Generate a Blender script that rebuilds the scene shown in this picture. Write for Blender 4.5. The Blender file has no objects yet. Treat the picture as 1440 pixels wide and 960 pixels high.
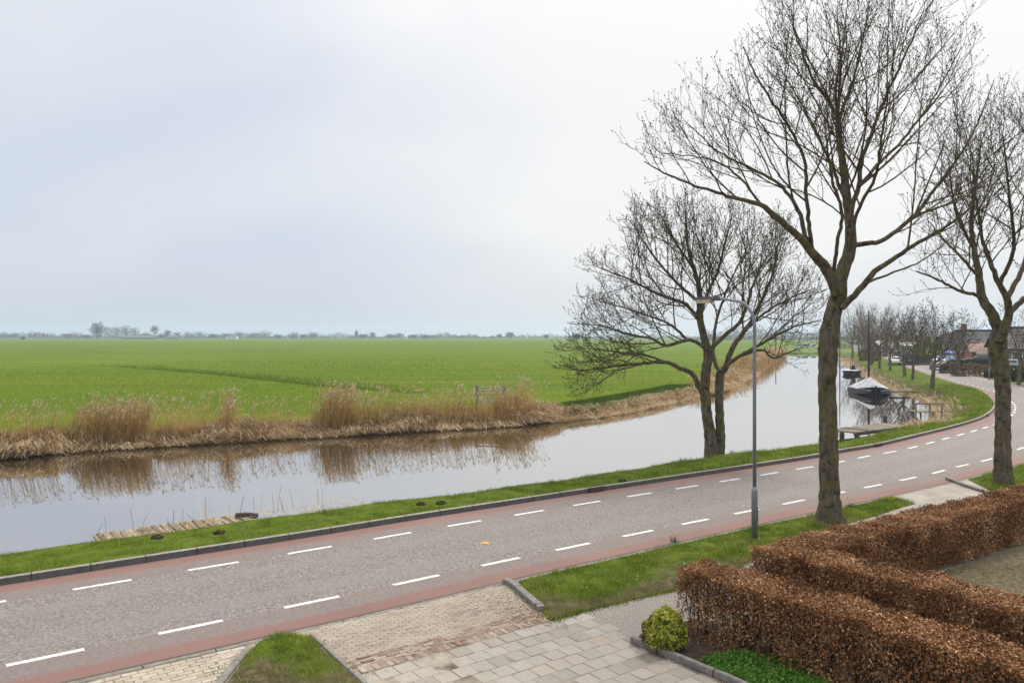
import bpy, math, numpy as np
from mathutils import Vector
R = math.radians
rng = np.random.default_rng(7)
scene = bpy.context.scene
COL = scene.collection

# ------------------------------------------------------------------ camera, sky, sun, exposure
FPX, HC, V0 = 1080.0, 4.65, 472.0          # focal length in photo pixels, eye height, horizon row
cam_d = bpy.data.cameras.new('camera'); cam = bpy.data.objects.new('camera', cam_d); COL.objects.link(cam)
cam.location = (0, 0, HC); cam.rotation_euler = (R(90), 0, 0)
cam_d.sensor_width = 36; cam_d.lens = 36 * FPX / 1440; cam_d.shift_y = -(480 - V0) / 1440
cam_d.clip_start = 0.1; cam_d.clip_end = 12000
scene.camera = cam
scene.view_settings.view_transform = 'Standard'; scene.view_settings.look = 'None'
scene.view_settings.exposure = 0.60; scene.view_settings.gamma = 1
HAZE = .00028; SKY_L = 11.8
SUN_EL, SUN_AZ = R(48), R(35)              # azimuth measured from +Y towards +X
world = bpy.data.worlds.new('World'); scene.world = world; world.use_nodes = True
def sky():
    nt = world.node_tree; nt.nodes.clear(); N = nt.nodes.new; L = nt.links.new
    out = N('ShaderNodeOutputWorld'); bg = N('ShaderNodeBackground'); bg.inputs['Strength'].default_value = 0.1
    st = N('ShaderNodeTexSky'); st.sky_type = 'NISHITA'; st.sun_disc = False
    st.sun_elevation = SUN_EL; st.sun_rotation = SUN_AZ; st.dust_density = 3
    tc = N('ShaderNodeTexCoord'); sx = N('ShaderNodeSeparateXYZ'); L(tc.outputs['Generated'], sx.inputs[0])
    # overcast luminance: zenith about three times the horizon
    lum = N('ShaderNodeFloatCurve'); L(sx.outputs['Z'], lum.inputs['Value']); cv = lum.mapping.curves[0]
    cv.points[0].location = (0, .435); cv.points[1].location = (1, .95)
    for q in ((.12, .46), (.40, .505), (.75, .86)): cv.points.new(*q)
    lum.mapping.update(); lus = N('ShaderNodeMath'); lus.operation = 'MULTIPLY'; L(lum.outputs[0], lus.inputs[0]); lus.inputs[1].default_value = SKY_L
    mp = N('ShaderNodeMapping'); mp.inputs['Scale'].default_value = (1.0, 1.0, 2.4); L(tc.outputs['Generated'], mp.inputs[0])
    nz = N('ShaderNodeTexNoise'); nz.inputs['Scale'].default_value = 1.5; nz.inputs['Detail'].default_value = 4; nz.inputs['Roughness'].default_value = .45; nz.inputs['Distortion'].default_value = .4
    L(mp.outputs[0], nz.inputs[0])
    # thin cloud: brighter towards the veiled sun, bluish grey where it is thick
    dt = N('ShaderNodeVectorMath'); dt.operation = 'DOT_PRODUCT'; L(tc.outputs['Generated'], dt.inputs[0])
    dt.inputs[1].default_value = (math.sin(SUN_AZ)*math.cos(SUN_EL), math.cos(SUN_AZ)*math.cos(SUN_EL), math.sin(SUN_EL))
    gl = N('ShaderNodeMapRange'); gl.inputs[1].default_value = .35; gl.inputs[2].default_value = .95; gl.inputs[3].default_value = -.16; gl.inputs[4].default_value = .36
    L(dt.outputs['Value'], gl.inputs[0])
    ad = N('ShaderNodeMath'); ad.operation = 'ADD'; L(nz.outputs[0], ad.inputs[0]); L(gl.outputs[0], ad.inputs[1])
    # one thicker bluish bank of cloud over the meadow
    d2 = N('ShaderNodeVectorMath'); d2.operation = 'DOT_PRODUCT'; L(tc.outputs['Generated'], d2.inputs[0]); d2.inputs[1].default_value = (-.21, .945, .25)
    bk = N('ShaderNodeMapRange'); bk.interpolation_type = 'SMOOTHSTEP'; bk.inputs[1].default_value = .93; bk.inputs[2].default_value = 1.0; bk.inputs[3].default_value = 0; bk.inputs[4].default_value = -.17; L(d2.outputs['Value'], bk.inputs[0])
    a2 = N('ShaderNodeMath'); a2.operation = 'ADD'; L(ad.outputs[0], a2.inputs[0]); L(bk.outputs[0], a2.inputs[1]); ad = a2
    cr = N('ShaderNodeValToRGB'); L(ad.outputs[0], cr.inputs[0])
    e = cr.color_ramp.elements; e[0].position = .34; e[0].color = (.80, .86, .99, 1); e[1].position = .74; e[1].color = (1.10, 1.095, 1.085, 1)
    m = e.new(.52); m.color = (.94, .97, 1.03, 1)
    mul = N('ShaderNodeVectorMath'); mul.operation = 'SCALE'; L(cr.outputs[0], mul.inputs[0]); L(lus.outputs[0], mul.inputs['Scale'])
    mx = N('ShaderNodeMix'); mx.data_type = 'RGBA'; mx.inputs['Factor'].default_value = .93
    L(st.outputs[0], mx.inputs['A']); L(mul.outputs[0], mx.inputs['B']); L(mx.outputs['Result'], bg.inputs[0]); L(bg.outputs[0], out.inputs[0])
sky()
sl = bpy.data.lights.new('sun', 'SUN'); sl.energy = 2.1; sl.angle = R(12); sl.color = (1, .93, .82)
so = bpy.data.objects.new('sun', sl); COL.objects.link(so)
so.rotation_euler = (R(90) - SUN_EL, 0, -SUN_AZ + math.pi)
so.rotation_euler = Vector((math.sin(SUN_AZ)*math.cos(SUN_EL), math.cos(SUN_AZ)*math.cos(SUN_EL), math.sin(SUN_EL))).to_track_quat('Z', 'Y').to_euler()
scene.cycles.use_denoising = True
scene.cycles.max_bounces = 8; scene.cycles.diffuse_bounces = 3; scene.cycles.transparent_max_bounces = 8
scene.cycles.volume_bounces = 1

# ------------------------------------------------------------------ helpers
def G(u, v, z=0.0):
    """photo pixel -> world point at height z"""
    Y = FPX * (HC - z) / (v - V0); return np.array([(u - 720) * Y / FPX, Y, z])
def P(u, v, Y):
    """photo pixel -> world point at distance Y"""
    return np.array([(u - 720) * Y / FPX, Y, HC - (v - V0) * Y / FPX])

class MB:
    def __init__(s): s.v = []; s.f = []; s.n = 0; s.r = []; s.uv = []
    def add(s, v, f, mi=0, rnd=0.0, uv=None):
        v = np.asarray(v, float).reshape(-1, 3); f = np.asarray(f, np.int64)
        s.v.append(v); s.f.append((f + s.n, mi)); s.n += len(v)
        s.r.append(np.broadcast_to(np.asarray(rnd, float), (len(v),)))
        s.uv.append(np.zeros((len(v), 2)) if uv is None else np.asarray(uv, float))
        return s
    def box(s, c, d, rz=0, mi=0, rnd=0.0, top=1.0, rx=0):
        x, y, z = np.array(d) / 2
        v = np.array([[-x,-y,-z],[x,-y,-z],[x,y,-z],[-x,y,-z],[-x*top,-y*top,z],[x*top,-y*top,z],[x*top,y*top,z],[-x*top,y*top,z]])
        if rx: v = v @ np.array([[1,0,0],[0,math.cos(rx),math.sin(rx)],[0,-math.sin(rx),math.cos(rx)]])
        v = v @ np.array([[math.cos(rz), math.sin(rz), 0], [-math.sin(rz), math.cos(rz), 0], [0,0,1]]) + np.array(c)
        return s.add(v, [[3,2,1,0],[4,5,6,7],[0,1,5,4],[1,2,6,5],[2,3,7,6],[3,0,4,7]], mi, rnd)
    def prism(s, poly, z0, z1, mi=0, rnd=0.0):
        """closed prism over a simple polygon (counter-clockwise or not)"""
        p = np.asarray(poly, float)[:, :2]; n = len(p)
        if np.sum(p[:,0]*np.roll(p[:,1],-1) - np.roll(p[:,0],-1)*p[:,1]) < 0: p = p[::-1]
        v = np.vstack([np.c_[p, np.full(n, z0)], np.c_[p, np.full(n, z1)]])
        q = [[i, (i+1) % n, n+(i+1) % n, n+i] for i in range(n)]
        s.add(v, q, mi, rnd); s.f.append((np.arange(n)[None, :] + s.n - n, mi)); return s
    def tube(s, pts, rad, k=8, mi=0, rnd=0.0, caps=True):
        pts = np.asarray(pts, float); n = len(pts); rad = np.broadcast_to(np.asarray(rad, float), (n,))
        t = np.gradient(pts, axis=0); t /= np.linalg.norm(t, axis=1)[:, None] + 1e-9
        a = np.zeros((n,3)); ref = np.eye(3)[int(np.argmin(np.abs(t[0])))]
        for i in range(n):                                        # carry the frame along the tube without twist
            ref = ref - t[i]*(ref @ t[i]); ref = ref/(np.linalg.norm(ref)+1e-9); a[i] = ref
        b = np.cross(t, a)
        th = np.arange(k) * 2*math.pi/k
        ring = pts[:,None,:] + rad[:,None,None]*(a[:,None,:]*np.cos(th)[None,:,None] - b[:,None,:]*np.sin(th)[None,:,None])
        i = np.arange(n-1)[:,None]*k + np.arange(k)[None,:]; j = np.arange(n-1)[:,None]*k + (np.arange(k)+1)[None,:] % k
        f = np.stack([i, j, j+k, i+k], -1).reshape(-1, 4)
        s.add(ring.reshape(-1,3), f, mi, rnd)
        if caps:
            s.f.append((np.arange(k)[::-1][None,:] + s.n - n*k, mi)); s.f.append((np.arange(k)[None,:] + s.n - k, mi))
        return s
    def tubes(s, Pn, Rn, k=3, mi=0, rnd=None):
        """many tubes at once: Pn (N,K,3), Rn (N,K)"""
        N, K, _ = Pn.shape
        t = np.gradient(Pn, axis=1); t /= np.linalg.norm(t, axis=2)[..., None] + 1e-9
        ref = np.eye(3)[np.argmin(np.abs(t.mean(1)), axis=1)][:,None,:]
        a = np.cross(t, ref); a /= np.linalg.norm(a, axis=2)[..., None] + 1e-9; b = np.cross(t, a)
        th = np.arange(k)*2*math.pi/k
        ring = Pn[:,:,None,:] + Rn[:,:,None,None]*(a[:,:,None,:]*np.cos(th)[:,None] - b[:,:,None,:]*np.sin(th)[:,None])
        base = (np.arange(N)*K*k)[:,None,None]
        i = base + (np.arange(K-1)*k)[None,:,None] + np.arange(k); j = base + (np.arange(K-1)*k)[None,:,None] + (np.arange(k)+1) % k
        f = np.stack([i, j, j+k, i+k], -1).reshape(-1, 4)
        r = 0.0 if rnd is None else np.repeat(rnd, K*k)
        return s.add(ring.reshape(-1,3), f, mi, r)
    def sphere(s, c, rad, seg=12, rings=8, mi=0, rnd=0.0):
        rad = np.broadcast_to(np.asarray(rad, float), (3,))
        th = np.linspace(0, math.pi, rings+1); ph = np.arange(seg)*2*math.pi/seg
        v = np.stack([np.sin(th)[:,None]*np.cos(ph), np.sin(th)[:,None]*np.sin(ph), np.cos(th)[:,None]*np.ones(seg)], -1)*rad + np.array(c)
        i = (np.arange(rings)*seg)[:,None] + np.arange(seg); j = (np.arange(rings)*seg)[:,None] + (np.arange(seg)+1) % seg
        return s.add(v.reshape(-1,3), np.stack([i, i+seg, j+seg, j], -1).reshape(-1,4), mi, rnd)
    def build(s, name, mats, parent=None, smooth=False, loc=None):
        """links ONE mesh object; loc makes that point its origin"""
        if not isinstance(mats, (list, tuple)): mats = [mats]
        V = np.vstack(s.v)
        if parent is not None and loc is None: loc = s_loc(parent)
        if loc is not None: V = V - np.asarray(loc, float)
        me = bpy.data.meshes.new(name); me.vertices.add(len(V)); me.vertices.foreach_set('co', V.astype(np.float32).ravel())
        lv = np.concatenate([f.ravel() for f, _ in s.f]); lt = np.concatenate([np.full(len(f), f.shape[1]) for f, _ in s.f])
        mi = np.concatenate([np.full(len(f), m) for f, m in s.f])
        me.loops.add(len(lv)); me.loops.foreach_set('vertex_index', lv.astype(np.int32))
        me.polygons.add(len(lt)); me.polygons.foreach_set('loop_start', np.r_[0, np.cumsum(lt)[:-1]].astype(np.int32)); me.polygons.foreach_set('loop_total', lt.astype(np.int32))
        me.polygons.foreach_set('material_index', mi.astype(np.int32))
        me.polygons.foreach_set('use_smooth', np.full(len(lt), bool(smooth)))
        at = me.attributes.new('rnd', 'FLOAT', 'POINT'); at.data.foreach_set('value', np.concatenate(s.r).astype(np.float32))
        UV = np.vstack(s.uv)
        if UV.any():
            ul = me.uv_layers.new(name='UVMap'); ul.data.foreach_set('uv', UV[lv].astype(np.float32).ravel())
        for m in mats: me.materials.append(m)
        me.update(calc_edges=True); me.validate()
        o = bpy.data.objects.new(name, me); COL.objects.link(o)
        if parent is not None: o.parent = parent
        elif loc is not None: o.location = loc
        return o
def s_loc(o):
    l = np.zeros(3)
    while o is not None: l = l + np.array(o.location); o = o.parent
    return l
def tag(o, label=None, cat=None, group=None, kind=None):
    if label: o['label'] = label
    if cat: o['category'] = cat
    if group: o['group'] = group
    if kind: o['kind'] = kind
    return o
def thing(name, label, cat, loc=(0,0,0), group=None, rz=0):
    o = bpy.data.objects.new(name, None); COL.objects.link(o); o.location = loc; o.rotation_euler = (0,0,rz)
    o.empty_display_size = .2
    return tag(o, label, cat, group)
def copy_thing(root, loc, rz=0, label=None, group=None, sc=None):
    def cp(o, par):
        c = o.copy(); COL.objects.link(c)
        if par is not None: c.parent = par
        for ch in list(o.children): cp(ch, c)
        return c
    c = cp(root, None); c.location = loc; c.rotation_euler = (0,0,rz)
    if sc is not None: c.scale = sc if hasattr(sc, '__len__') else (sc,)*3
    if label: c['label'] = label
    if group: c['group'] = group
    return c

# ------------------------------------------------------------------ materials
def ramp(nt, cols, fac):
    cr = nt.nodes.new('ShaderNodeValToRGB'); el = cr.color_ramp.elements
    for i, (p, c) in enumerate(cols):
        e = el[i] if i < 2 else el.new(p)
        e.position = p; e.color = (*c, 1)
    nt.links.new(fac, cr.inputs[0]); return cr.outputs[0]
def noise(nt, scale, detail=5, rough=.55, vec=None, dist=0):
    n = nt.nodes.new('ShaderNodeTexNoise'); n.inputs['Scale'].default_value = scale; n.inputs['Detail'].default_value = detail
    n.inputs['Roughness'].default_value = rough; n.inputs['Distortion'].default_value = dist
    if vec is not None: nt.links.new(vec, n.inputs[0])
    return n.outputs[0]
def mapping(nt, sc, kind='Object', rz=0):
    tc = nt.nodes.new('ShaderNodeTexCoord'); mp = nt.nodes.new('ShaderNodeMapping'); mp.inputs['Scale'].default_value = sc; mp.inputs['Rotation'].default_value = (0,0,rz)
    nt.links.new(tc.outputs[kind], mp.inputs[0]); return mp.outputs[0]
def mixc(nt, fac, a, b, mode='MIX'):
    m = nt.nodes.new('ShaderNodeMix'); m.data_type = 'RGBA'; m.blend_type = mode
    for k, x in (('Factor', fac), ('A', a), ('B', b)):
        if hasattr(x, 'node'): nt.links.new(x, m.inputs[k])
        else: m.inputs[k].default_value = x if k == 'Factor' else (*x, 1)
    return m.outputs['Result']
def mth(nt, op, a, b=0.0, clamp=False):
    m = nt.nodes.new('ShaderNodeMath'); m.operation = op; m.use_clamp = clamp
    for i, x in enumerate((a, b)):
        if hasattr(x, 'node'): nt.links.new(x, m.inputs[i])
        else: m.inputs[i].default_value = x
    return m.outputs[0]
def rmap(nt, x, a, b, c=0.0, d=1.0):
    m = nt.nodes.new('ShaderNodeMapRange'); nt.links.new(x, m.inputs[0])
    for i, q in enumerate((a, b, c, d)): m.inputs[i+1].default_value = q
    return m.outputs[0]
def attr(nt, name):
    a = nt.nodes.new('ShaderNodeAttribute'); a.attribute_name = name; return a.outputs['Fac']
def newmat(name):
    m = bpy.data.materials.new(name); m.use_nodes = True; nt = m.node_tree
    return m, nt, nt.nodes['Principled BSDF']
def bump(nt, bs, h, strength, dist):
    b = nt.nodes.new('ShaderNodeBump'); b.inputs['Strength'].default_value = strength; b.inputs['Distance'].default_value = dist
    nt.links.new(h, b.inputs['Height']); nt.links.new(b.outputs[0], bs.inputs['Normal'])
def setc(nt, bs, c):
    if hasattr(c, 'node'): nt.links.new(c, bs.inputs['Base Color'])
    else: bs.inputs['Base Color'].default_value = (*c, 1)
def mat_noise(name, cols, scale=4, detail=6, rough=.85, bmp=0, bscale=None, bdist=.02, metallic=0, stretch=(1,1,1), rnd=0, spec=.3):
    m, nt, bs = newmat(name); vec = mapping(nt, stretch)
    f = noise(nt, scale, detail, .6, vec)
    if rnd: f = mth(nt, 'ADD', f, mth(nt, 'MULTIPLY', mth(nt, 'SUBTRACT', attr(nt, 'rnd'), .5), rnd))
    setc(nt, bs, ramp(nt, cols, f)); bs.inputs['Roughness'].default_value = rough; bs.inputs['Metallic'].default_value = metallic
    bs.inputs['Specular IOR Level'].default_value = spec
    if bmp: bump(nt, bs, noise(nt, bscale or scale*4, 8, .65, vec), bmp, bdist)
    return m
def mat_leaf(name, cols, trans=.3, rough=.7, extra=0, spec=.15):
    """thin leaf or blade coloured by its own random value; lets some light through"""
    m, nt, bs = newmat(name)
    f = attr(nt, 'rnd')
    if extra: f = mth(nt, 'ADD', f, mth(nt, 'MULTIPLY', mth(nt, 'SUBTRACT', noise(nt, extra, 3, .5, mapping(nt, (1,1,1))), .5), 1.2))
    c = ramp(nt, cols, f); setc(nt, bs, c); bs.inputs['Roughness'].default_value = rough; bs.inputs['Specular IOR Level'].default_value = spec
    if trans:
        tr = nt.nodes.new('ShaderNodeBsdfTranslucent'); nt.links.new(c, tr.inputs[0])
        mx = nt.nodes.new('ShaderNodeMixShader'); mx.inputs[0].default_value = trans
        nt.links.new(bs.outputs[0], mx.inputs[1]); nt.links.new(tr.outputs[0], mx.inputs[2]); nt.links.new(mx.outputs[0], nt.nodes['Material Output'].inputs[0])
    return m

def smooth(a, b, x): t = np.clip((x - a)/(b - a), 0, 1); return t*t*(3-2*t)
def catmull(p, step=.25):
    p = np.asarray(p, float); p = np.vstack([2*p[0]-p[1], p, 2*p[-1]-p[-2]]); out = []
    for i in range(1, len(p)-2):
        n = max(2, int(np.linalg.norm(p[i+1]-p[i])/step)); t = np.linspace(0, 1, n, endpoint=False)[:,None]
        a, b, c, d = p[i-1], p[i], p[i+1], p[i+2]
        out.append(.5*((2*b) + (c-a)*t + (2*a-5*b+4*c-d)*t**2 + (-a+3*b-3*c+d)*t**3))
    return np.vstack(out + [p[-2][None]])
class Curve:
    def __init__(s, pts, step=.25, sm=12):
        q = catmull(np.asarray(pts)[:, :2], step)
        for _ in range(sm): q[1:-1] = (q[:-2] + 2*q[1:-1] + q[2:])/4
        s.p = q; s.s = np.r_[0, np.cumsum(np.linalg.norm(np.diff(q, axis=0), axis=1))]
        t = np.gradient(q, axis=0)
        w = 15; ker = np.ones(w)/w
        t = np.c_[np.convolve(np.pad(t[:,0], w//2, 'edge'), ker, 'valid'), np.convolve(np.pad(t[:,1], w//2, 'edge'), ker, 'valid')]
        s.t = t/np.linalg.norm(t, axis=1)[:,None]; s.L = s.s[-1]
    def at(s, x, off=0.0, z=0.0):
        x = np.asarray(x, float); px, py = np.interp(x, s.s, s.p[:,0]), np.interp(x, s.s, s.p[:,1])
        tx, ty = np.interp(x, s.s, s.t[:,0]), np.interp(x, s.s, s.t[:,1])
        return np.stack([px + ty*off, py - tx*off, np.broadcast_to(np.asarray(z, float), px.shape)], -1)
    def proj(s, q):
        q = np.asarray(q)[:2]; d = s.p - q; i = int(np.argmin((d**2).sum(1)))
        off = (q - s.p[i]) @ np.array([s.t[i,1], -s.t[i,0]]); return s.s[i] + (q - s.p[i]) @ s.t[i], off
def inside(poly, x, y):
    p = np.asarray(poly)[:, :2]; r = np.zeros(x.shape, bool); j = len(p)-1
    for i in range(len(p)):
        xi, yi, xj, yj = *p[i], *p[j]
        c = ((yi > y) != (yj > y)) & (x < (xj-xi)*(y-yi)/(yj-yi+1e-12)+xi); r ^= c; j = i
    return r
def pdist(line, x, y):
    p = np.asarray(line)[:, :2]; best = np.full(x.shape, 1e9)
    for a, b in zip(p[:-1], p[1:]):
        d = b-a; t = np.clip(((x-a[0])*d[0]+(y-a[1])*d[1])/(d@d+1e-9), 0, 1)
        best = np.minimum(best, np.hypot(x-a[0]-t*d[0], y-a[1]-t*d[1]))
    return best
def sheet(s0, s1, offs, z, crv, ds=.5, mb=None, rnd=0.0, uvs=True):
    """strip along a curve between lateral offsets; z a number or one per offset"""
    mb = mb or MB(); n = max(2, int((s1-s0)/ds)+1); ss = np.linspace(s0, s1, n); k = len(offs); zz = np.broadcast_to(np.asarray(z, float), (k,))
    v = np.stack([crv.at(ss, o, q) for o, q in zip(offs, zz)], 1); i = (np.arange(n-1)*k)[:,None] + np.arange(k-1)
    f = np.stack([i, i+1, i+k+1, i+k], -1).reshape(-1,4)[:, ::-1]
    arc = np.r_[0, np.cumsum(np.hypot(np.diff(offs), np.diff(zz)))] if uvs == 'arc' else np.asarray(offs)
    uv = np.stack(np.meshgrid(ss, arc, indexing='ij'), -1).reshape(-1,2)
    return mb.add(v.reshape(-1,3), f, 0, rnd, uv)

# ------------------------------------------------------------------ lines of the place
KP = [G(0,823), G(440,754), G(555,735), G(722,709), G(832,692), G(909,680.5), G(1140,645), G(1180,637), G(1234,628), G(1286,615.5), G(1348,600),
      G(1384,588), G(1399,576), G(1399,565), G(1381,551), G(1348,541), G(1317,531.5), G(1265,513), G(1240,503)]
d0 = (KP[2]-KP[0])/np.linalg.norm(KP[2]-KP[0]); d1 = (KP[-1]-KP[-3])/np.linalg.norm(KP[-1]-KP[-3])
K = Curve([KP[0]-d0*30, KP[0]-d0*12] + KP + [KP[-1]+d1*120, KP[-1]+d1*400])
RW = 5.3                                                          # road width from kerb to the near edge
NBG = [G(-60,792), G(0,782), G(150,763), G(250,748), G(365,733), G(480,716), G(640,697), G(760,681), G(880,663), G(1022,640), G(1180,623), G(1240,611), G(1285,599)]
NBW = [G(1314,587,-.5), G(1316,574,-.5), G(1292,559,-.5), G(1269,554,-.5), G(1248,545,-.5), G(1209,524,-.5), G(1190,512,-.5), G(1183,505,-.5), G(1178,499,-.5)]
nrm0 = np.array([-d0[1], d0[0], 0])
NB = [NBG[0]-d0*60+nrm0*.4] + [p + nrm0*.4 for p in NBG] + NBW
FBP = [G(-120,654,-.5), G(0,645,-.5), G(110,634,-.5), G(200,630,-.5), G(333,622,-.5), G(480,613,-.5), G(533,610,-.5), G(700,600,-.5), G(783,593,-.5), G(869,583,-.5), G(979,559,-.5),
      G(1022,546,-.5), G(1066,524,-.5), G(1101,505,-.5), G(1112,496.5,-.5), G(1174,496,-.5)]
FB = Curve([FBP[0]-d0*60] + FBP, sm=3)
CANAL = np.vstack([np.array(NB)[:, :2], FB.p[::-1]])
DITCH = np.array([G(150,515,-.2), G(197,517,-.2), G(247,521,-.2), G(333,528,-.2), G(400,535,-.2), G(480,543,-.2), G(533,548,-.2), G(585,552,-.2)])
FORK = np.array([G(197,517,-.2), G(227,512.5,-.2)])
# ------------------------------------------------------------------ ground, water, road
def mat_ground():
    m, nt, bs = newmat('meadow grass'); ob = mapping(nt, (1,1,1))
    big = noise(nt, 1, 4, .55, mapping(nt, (.012,.03,1))); mid = noise(nt, 1, 6, .65, mapping(nt, (.25,.6,1))); fine = noise(nt, 6, 6, .75, ob)
    c1 = ramp(nt, [(.32,(.076,.132,.006)), (.68,(.132,.176,.009))], big)
    c2 = ramp(nt, [(.3,(.066,.120,.006)), (.7,(.136,.182,.011))], mid)
    g = mixc(nt, .5, c1, c2); g = mixc(nt, rmap(nt, fine, .35, .75, 0, .45), g, (.042,.085,.006))
    mud = ramp(nt, [(.3,(.075,.052,.030)), (.7,(.24,.165,.085))], noise(nt, 3, 7, .7, ob))
    streak = noise(nt, 1, 5, .6, mapping(nt, (.02,.25,1), rz=R(-8))); g = mixc(nt, rmap(nt, streak, .50, .70, 0, .55), g, (.19,.20,.025)); g = mixc(nt, rmap(nt, streak, .46, .32, 0, .45), g, (.05,.105,.006))
    c = mixc(nt, attr(nt, 'zone'), g, mud); setc(nt, bs, mixc(nt, mth(nt, 'MULTIPLY', attr(nt, 'wet'), .85), c, (.030,.030,.010))); bs.inputs['Roughness'].default_value = .95; bs.inputs['Specular IOR Level'].default_value = .05
    bump(nt, bs, fine, .6, .06); return m
M_ground = mat_ground()
def set_zone(o, z):
    a = o.data.attributes.new('zone', 'FLOAT', 'POINT'); a.data.foreach_set('value', np.asarray(z, np.float32))
def terrain():
    ang = np.r_[np.linspace(-180, -42, 30)[:-1], np.linspace(-42, 42, 560), np.linspace(42, 180, 30)[1:-1]]*math.pi/180
    rad = np.r_[np.linspace(.5, 5, 5)[:-1], np.arange(5, 28, .25), np.arange(28, 110, .45), np.arange(110, 170, .9), np.geomspace(170, 3900, 80)]
    A, Q = np.meshgrid(ang, rad); x = Q*np.sin(A); y = Q*np.cos(A); sh = x.shape; x = x.ravel(); y = y.ravel()
    inn = inside(CANAL, x, y); dN = pdist(NB, x, y); dF = pdist(FB.p[::6], x, y); far = dF < dN
    d = np.minimum(dN, dF)
    # the side of the canal: field beyond FB, yard side before NB
    z = np.where(inn, -.5 - 1.0*smooth(0, 2.0, d), 0)
    zf = -.5 + .42*smooth(0, 1.6, d) - .12*smooth(2.5, 7, d)
    zf += .05*np.sin(x*.09+y*.05)*np.sin(y*.06-x*.02)*smooth(15, 40, d) + rng.normal(0, .012, x.shape)*smooth(1, 5, d)
    dd = np.minimum(pdist(DITCH, x, y), pdist(FORK, x, y)); zf = zf - .95*(1 - smooth(.25, 1.7, dd))*smooth(1, 6, d) + .10*smooth(1.2, 2.2, dd)*(1-smooth(2.4, 4.5, dd))
    zn = -.6 + .48*smooth(0, 2.2, d)
    z = np.where(inn, z, np.where(far, zf, zn))
    narrow = ((x > 2.8) & (x < 17.5) & (y > 46)).astype(float)                      # the straw edge is thin along this stretch
    zone = np.where(far & ~inn, 1 - smooth(2.2-1.5*narrow, 3.6-2.2*narrow, d + .5*np.sin(x*.9)*(1-.6*narrow)), 0.0); zone = np.where(inn, 1, zone)
    wet = (1 - smooth(.5, 1.25, dd))*far
    back = (~far) & (~inn)
    zone = np.where(back & (y < 22), .8, zone)
    n, k = sh; idx = np.arange(n*k).reshape(sh); f = np.stack([idx[:-1], np.roll(idx[:-1], -1, 1), np.roll(idx[1:], -1, 1), idx[1:]], -1).reshape(-1,4)[:, ::-1]
    mb = MB(); mb.add(np.c_[x, y, z], f); o = mb.build('ground', M_ground, smooth=True); set_zone(o, zone); o['kind'] = 'structure'; a = o.data.attributes.new('wet', 'FLOAT', 'POINT'); a.data.foreach_set('value', wet.astype(np.float32))
terrain()

m, nt, bs = newmat('canal water'); nt.nodes.remove(bs)
gl = nt.nodes.new('ShaderNodeBsdfGlossy'); gl.inputs['Roughness'].default_value = .015; gl.inputs[0].default_value = (.93,.93,.93,1)
df = nt.nodes.new('ShaderNodeBsdfDiffuse'); df.inputs[0].default_value = (.040,.028,.014,1)
lw = nt.nodes.new('ShaderNodeFresnel'); lw.inputs[0].default_value = 2.6
mx = nt.nodes.new('ShaderNodeMixShader'); nt.links.new(mth(nt, 'ADD', mth(nt, 'MULTIPLY', lw.outputs[0], .52), .48, True), mx.inputs[0]); nt.links.new(df.outputs[0], mx.inputs[1]); nt.links.new(gl.outputs[0], mx.inputs[2])
nt.links.new(mx.outputs[0], nt.nodes['Material Output'].inputs[0])
bp = nt.nodes.new('ShaderNodeBump'); bp.inputs['Strength'].default_value = .02; bp.inputs['Distance'].default_value = .05
nt.links.new(noise(nt, .6, 3, .5, mapping(nt, (1,2,1))), bp.inputs['Height']); nt.links.new(bp.outputs[0], gl.inputs['Normal'])
M_water = m
MB().add([[-160,2,-.5],[220,2,-.5],[220,236,-.5],[-160,236,-.5]], [[0,1,2,3]]).build('water', M_water)['kind'] = 'structure'

# far verge between kerb and canal, in curve coordinates
NBW_S = np.array([K.proj(p) for p in NB[1:]]); o_ = np.argsort(NBW_S[:,0]); NBW_S = NBW_S[o_]
def vw(s): return np.interp(s, NBW_S[:,0], -NBW_S[:,1])
S_A, S_B = 2.0, K.proj(NBW[-1])[0]
S_BEND = K.proj(G(1300,590))[0]
def gentle(s): return smooth(S_BEND-4, S_BEND+3, s)
def verge_z(s, t):
    """height of the verge at curve length s and offset t from the kerb line"""
    w = vw(s); g = gentle(s); e = w - t
    steep = -.62 + .70*smooth(-.35, .55, e); soft = -.62 + .72*smooth(-.6, 3.2, e)
    return np.minimum(.11, steep*(1-g) + soft*g) + .02*np.sin(s*1.7+t*2)*smooth(.2, .8, t)
def verge():
    ss = np.arange(S_A, S_B, .4); T = np.linspace(0, 1, 22); w = vw(ss)
    t = .14 + (w[:,None]+.7-.14)*T[None,:]; S = np.broadcast_to(ss[:,None], t.shape)
    v = K.at(S.ravel(), -t.ravel(), verge_z(S.ravel(), t.ravel())); v[:,2] = np.where(np.tile(T, len(ss)) == 0, .10, v[:,2])
    k = len(T); i = (np.arange(len(ss)-1)*k)[:,None] + np.arange(k-1); f = np.stack([i, i+1, i+k+1, i+k], -1).reshape(-1,4)
    o = MB().add(v, f).build('verge', M_verge, smooth=True)
    zone = gentle(S)*(1-smooth(1.0, 2.4, w[:,None]-t+.8*np.sin(S*.8))); zone = np.maximum(zone, 1-smooth(-.1, .15, w[:,None]-t)); set_zone(o, zone.ravel()); o['kind'] = 'structure'
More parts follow.
